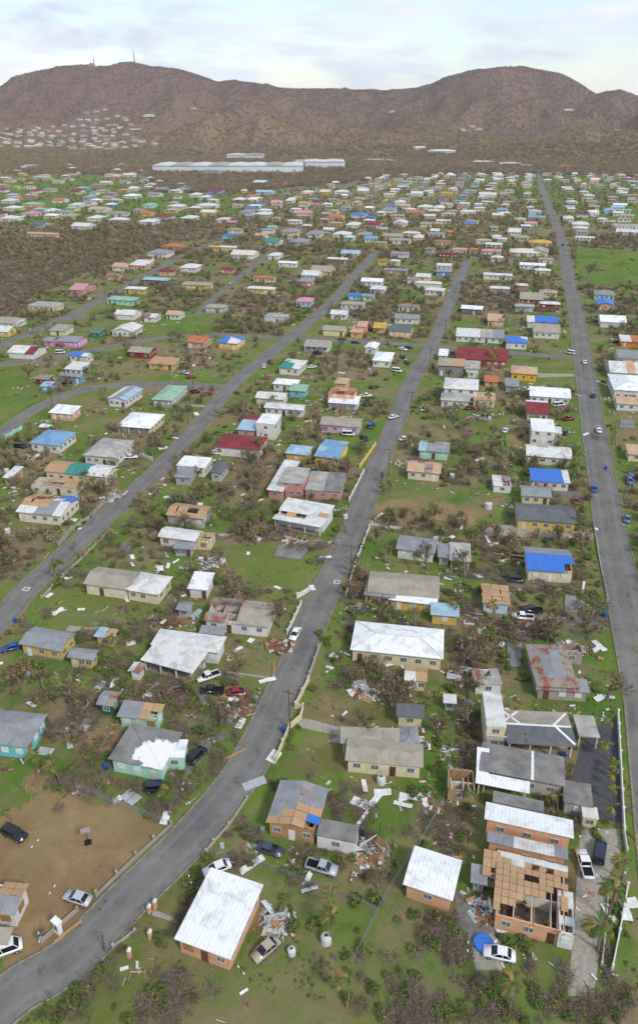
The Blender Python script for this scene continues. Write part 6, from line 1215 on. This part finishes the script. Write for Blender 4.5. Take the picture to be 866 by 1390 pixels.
PILES = [('pale heap of smashed white and tan house rubble', 'G', 815, 425, 60, 32, 'w'), ('heap of rubble and tan insulation beside the blue tarp house', 'M', 360, 395, 60, 24, 't'), ('junk heap on the patio of the broad white roofed house', 'B', 285, 625, 60, 50, 'j'), ('pile of white scrap at the edge of the mown lawn', 'E', 622, 350, 50, 20, 'w'), ('brown branch and board pile beside the red sedan', 'E', 110, 400, 90, 40, 'b'), ('scrap timber pile by the kerb below the caved-in house', 'E', 290, 168, 28, 16, 'b'), ('rubble along the kerb opposite the tarp-cornered house', 'G', 455, 160, 40, 36, 'j'), ('broken boards scattered behind the plywood roofed cottage', 'M', 430, 685, 70, 22, 'b'), ('wreckage of a burnt lot with grey scrap', 'M', 350, 100, 50, 40, 'j'), ('brown debris tangle beside the rusty shack', 'F', 185, 295, 50, 50, 'b'), ('debris tangle behind the dark green shed', 'D', 620, 330, 110, 30, 'b'), ('debris ring round the little grey tool shed', 'G', 650, 650, 90, 30, 'b'), ('collapsed wreck of a white house among broken trees', 'K', 320, 640, 60, 30, 'w'), ('rubble field beside the grey-roofed carport', 'M', 100, 330, 50, 10, 'w'), ('roof wreckage beside the torn white roof', 'H', 330, 325, 70, 16, 'b'), ('splintered boards in front of the gutted house garden', 'C', 265, 570, 28, 30, 'w'), ('scrap heap between the tan house and wire fence', 'B', 650, 340, 50, 45, 'j'), ('wreckage among broken trees at the street junction', 'J', 760, 200, 80, 40, 'b'), ('scrap piled beside the dark parked SUV', 'J', 140, 570, 60, 25, 'j'), ('wreckage round the grey roofed burnt houses', 'U', 230, 540, 70, 40, 'b'), ('wrecked house remains by the upper street', 'S', 270, 600, 40, 30, 'w'), ('scrap row along the burnt-out lot fence', 'N', 240, 425, 60, 10, 'w'), ('roof wreckage on the small rusted lot', 'F', 600, 175, 45, 14, 'w'), ('loose boards beside the small pickup yard', 'M', 240, 650, 40, 40, 'j')]
for lab, t, x, y, rx, ry, kd in PILES:
    m = MB(); c = TP(t, x, y); ex = (TP(t, x + rx, y) - c).length; ey = (TP(t, x, y - ry) - c).length; wts = dict(w=(9, 3, 3, 1, 1, 4), t=(3, 1, 9, 3, 1, 5), j=(4, 5, 3, 4, 2, 2), b=(1, 2, 4, 9, 2, 1))[kd]
    for k in range(14): a = r.uniform(0, 6.28); q = math.sqrt(r.random()); bits(m, c.x + math.cos(a) * q * ex * .8 , c.y + math.sin(a) * q * min(ey, ex * 1.3) * .8, 9, 1.6, .3, 2.2, 1.0, r, wts)
    tag(m.build('debris_pile', DM), lab, 'debris', kind='stuff')
# single sheets and boards one can pick out
SHEET = '''B 605 148 3.2 1.8 w;B 665 130 3.6 1.0 w;B 690 105 2.8 1.2 w;B 620 80 2.6 .8 w;B 810 125 4.5 1.0 w;B 770 152 3.0 .9 w;B 845 132 3 .9 w;B 610 210 3.4 .5 w;B 180 388 4.2 1.0 w;B 405 485 2.4 .5 w;B 665 305 2.0 1.2 b;B 672 365 1.6 1.6 b;B 190 70 4.0 1.6 g;A 460 135 1.6 1.0 w;A 515 125 3.0 2.2 g;A 650 205 2.4 1.2 w;A 270 650 4 .4 b;C 830 540 2.6 1.5 w;C 815 580 2.0 1.5 w;C 755 585 3.5 1.2 w;C 270 560 2.4 1.2 w;C 290 540 2.4 1.4 b;F 712 165 3.6 1.4 w;F 715 370 2.4 1.2 w;F 738 365 3.2 .6 w;F 720 215 1.3 1.3 b;F 700 180 2 1 w;F 205 447 1.4 1.4 w;F 180 420 1.6 .7 w;E 240 300 3.4 .9 w;E 265 260 4.2 .35 b;E 115 590 4.5 .3 b;E 265 600 2.6 1.8 w;E 545 195 2.4 .7 w;E 498 208 1.6 1.6 w;E 720 240 2.0 .6 w;E 672 237 1.6 .5 w;E 765 245 1.8 .6 w;E 484 250 1.6 .8 w;E 620 345 3 1.6 w;E 100 445 2.6 1 g;E 135 470 2.6 1.2 w;E 175 145 1.6 1.2 w;D 125 395 2.4 .8 w;D 450 310 3.0 1.2 w;D 398 320 2.2 1.4 g;D 340 475 3.0 1.6 g;D 300 495 2.8 1 g;D 275 545 3 1 g;D 765 440 1.6 1.1 w;D 790 375 4.5 1.0 g;D 700 370 1.4 .9 w;D 230 30 2.6 .7 w;D 515 155 1.8 1.2 w;D 770 40 3.5 1.4 g;D 180 580 2.8 1.6 g;G 630 440 2.8 1.4 w;G 690 412 2.2 .5 w;G 660 428 2.4 .8 w;G 720 440 2.2 .8 g;G 520 395 2.0 1.0 w;G 520 425 1.6 .7 w;G 230 608 3.2 .9 w;G 320 600 1.6 .7 w;G 290 250 2 1.4 w;G 655 160 1.8 1 w;G 185 390 3.5 .3 b;G 195 545 2 1 w;G 785 190 2.4 1.4 w;G 600 142 2.8 .8 w;G 55 410 2 .8 w;G 500 565 1.6 .8 w;G 270 475 2 1 w;H 675 235 4.2 .8 w;H 465 395 3.2 .8 w;H 205 325 2 1.4 w;H 150 180 2 1.2 w;H 165 380 1.6 .8 w;H 415 515 2.2 1.2 w;H 280 515 2.0 1 w;M 175 275 3.4 .6 w;M 275 325 3.6 .8 w;M 300 345 3 .7 w;M 650 512 4.8 .5 w;M 180 525 2 .8 w;M 120 480 2 .8 w;M 240 468 2 1.4 w;M 240 10 3.5 .8 w;M 215 655 3.6 1.2 w;M 640 580 2.6 1.2 w;M 170 243 2 .5 w;M 90 285 1.6 1.6 w;M 530 528 2.5 .4 b;M 700 285 1.4 1 w;J 770 410 3.4 1.6 w;J 640 545 3 1.6 w;J 690 505 2.6 1.2 w;J 185 455 4 1.6 w;J 660 740 2 .8 w;K 235 260 3 .8 w;K 510 405 3.2 1 w;K 400 440 2.6 .8 w;K 530 250 3 1 w;K 290 78 2 1 w;N 105 462 2.6 .8 w;N 245 590 4 1.4 w;N 722 290 6 1.2 w;N 660 490 3 1 w'''
SN = dict(w=('roofing_sheet', 'loose white roofing sheet lying on the grass', DM[0], 'loose roofing sheets'), g=('metal_sheet', 'bent grey metal sheet lying on the ground', DM[1], 'loose metal sheets'), b=('timber_board', 'loose timber board lying on the ground', DM[2], 'loose timber boards'))
for ln in SHEET.split(';'):
    t, x, y, L_, w_, kd = ln.split(); q = TP(t, float(x), float(y)); nm, lab, mt, gr = SN[kd]; L_, w_ = float(L_), float(w_); m = MB(); n = 5; zz = [abs(r.gauss(0, .09)) + .04 for _ in range(n + 1)]
    for i in range(n):
        x0, x1 = -L_ / 2 + L_ * i / n, -L_ / 2 + L_ * (i + 1) / n; e = [(x0, -w_ / 2, zz[i]), (x1, -w_ / 2, zz[i + 1]), (x1, w_ / 2, zz[i + 1] + .12), (x0, w_ / 2, zz[i] + .12)]; m.poly(e); m.poly([(a, b, c - .025) for a, b, c in e][::-1]); m.quad((x0, -w_ / 2, zz[i] - .025), (x1, -w_ / 2, zz[i + 1] - .025), e[1], e[0])
        m.quad(e[3], e[2], (x1, w_ / 2, zz[i + 1] + .095), (x0, w_ / 2, zz[i] + .095))
    o = m.build(nm, mt, fix=True); o.location = (q.x, q.y, .03); o.rotation_euler = (0, 0, r.uniform(0, 3.14)); tag(o, lab.replace(' lying on the grass', '').replace(' lying on the ground', '') + ' near ' + beside(q.x, q.y), 'sheet' if kd != 'b' else 'board', gr)
# ------------------------------------------------------------------ the air
b = bpy.data.materials.new('haze'); b.use_nodes = True; t = b.node_tree; t.nodes.clear(); vo = t.nodes.new('ShaderNodeVolumePrincipled'); vo.inputs['Density'].default_value = .000055; vo.inputs['Color'].default_value = (.90, .95, 1, 1); vo.inputs['Anisotropy'].default_value = .2
t.links.new(vo.outputs[0], t.nodes.new('ShaderNodeOutputMaterial').inputs['Volume']); m = MB(); m.box(-6200, 6200, -6200, 6200, -4, 420); tag(m.build('haze', b), 'thin pale haze over the town and hills', 'haze', kind='stuff')
print('HOUSES', len(HOUSES), 'rest', len(rest), 'far', len(FAR), CNT, 'objects', len(bpy.data.objects))
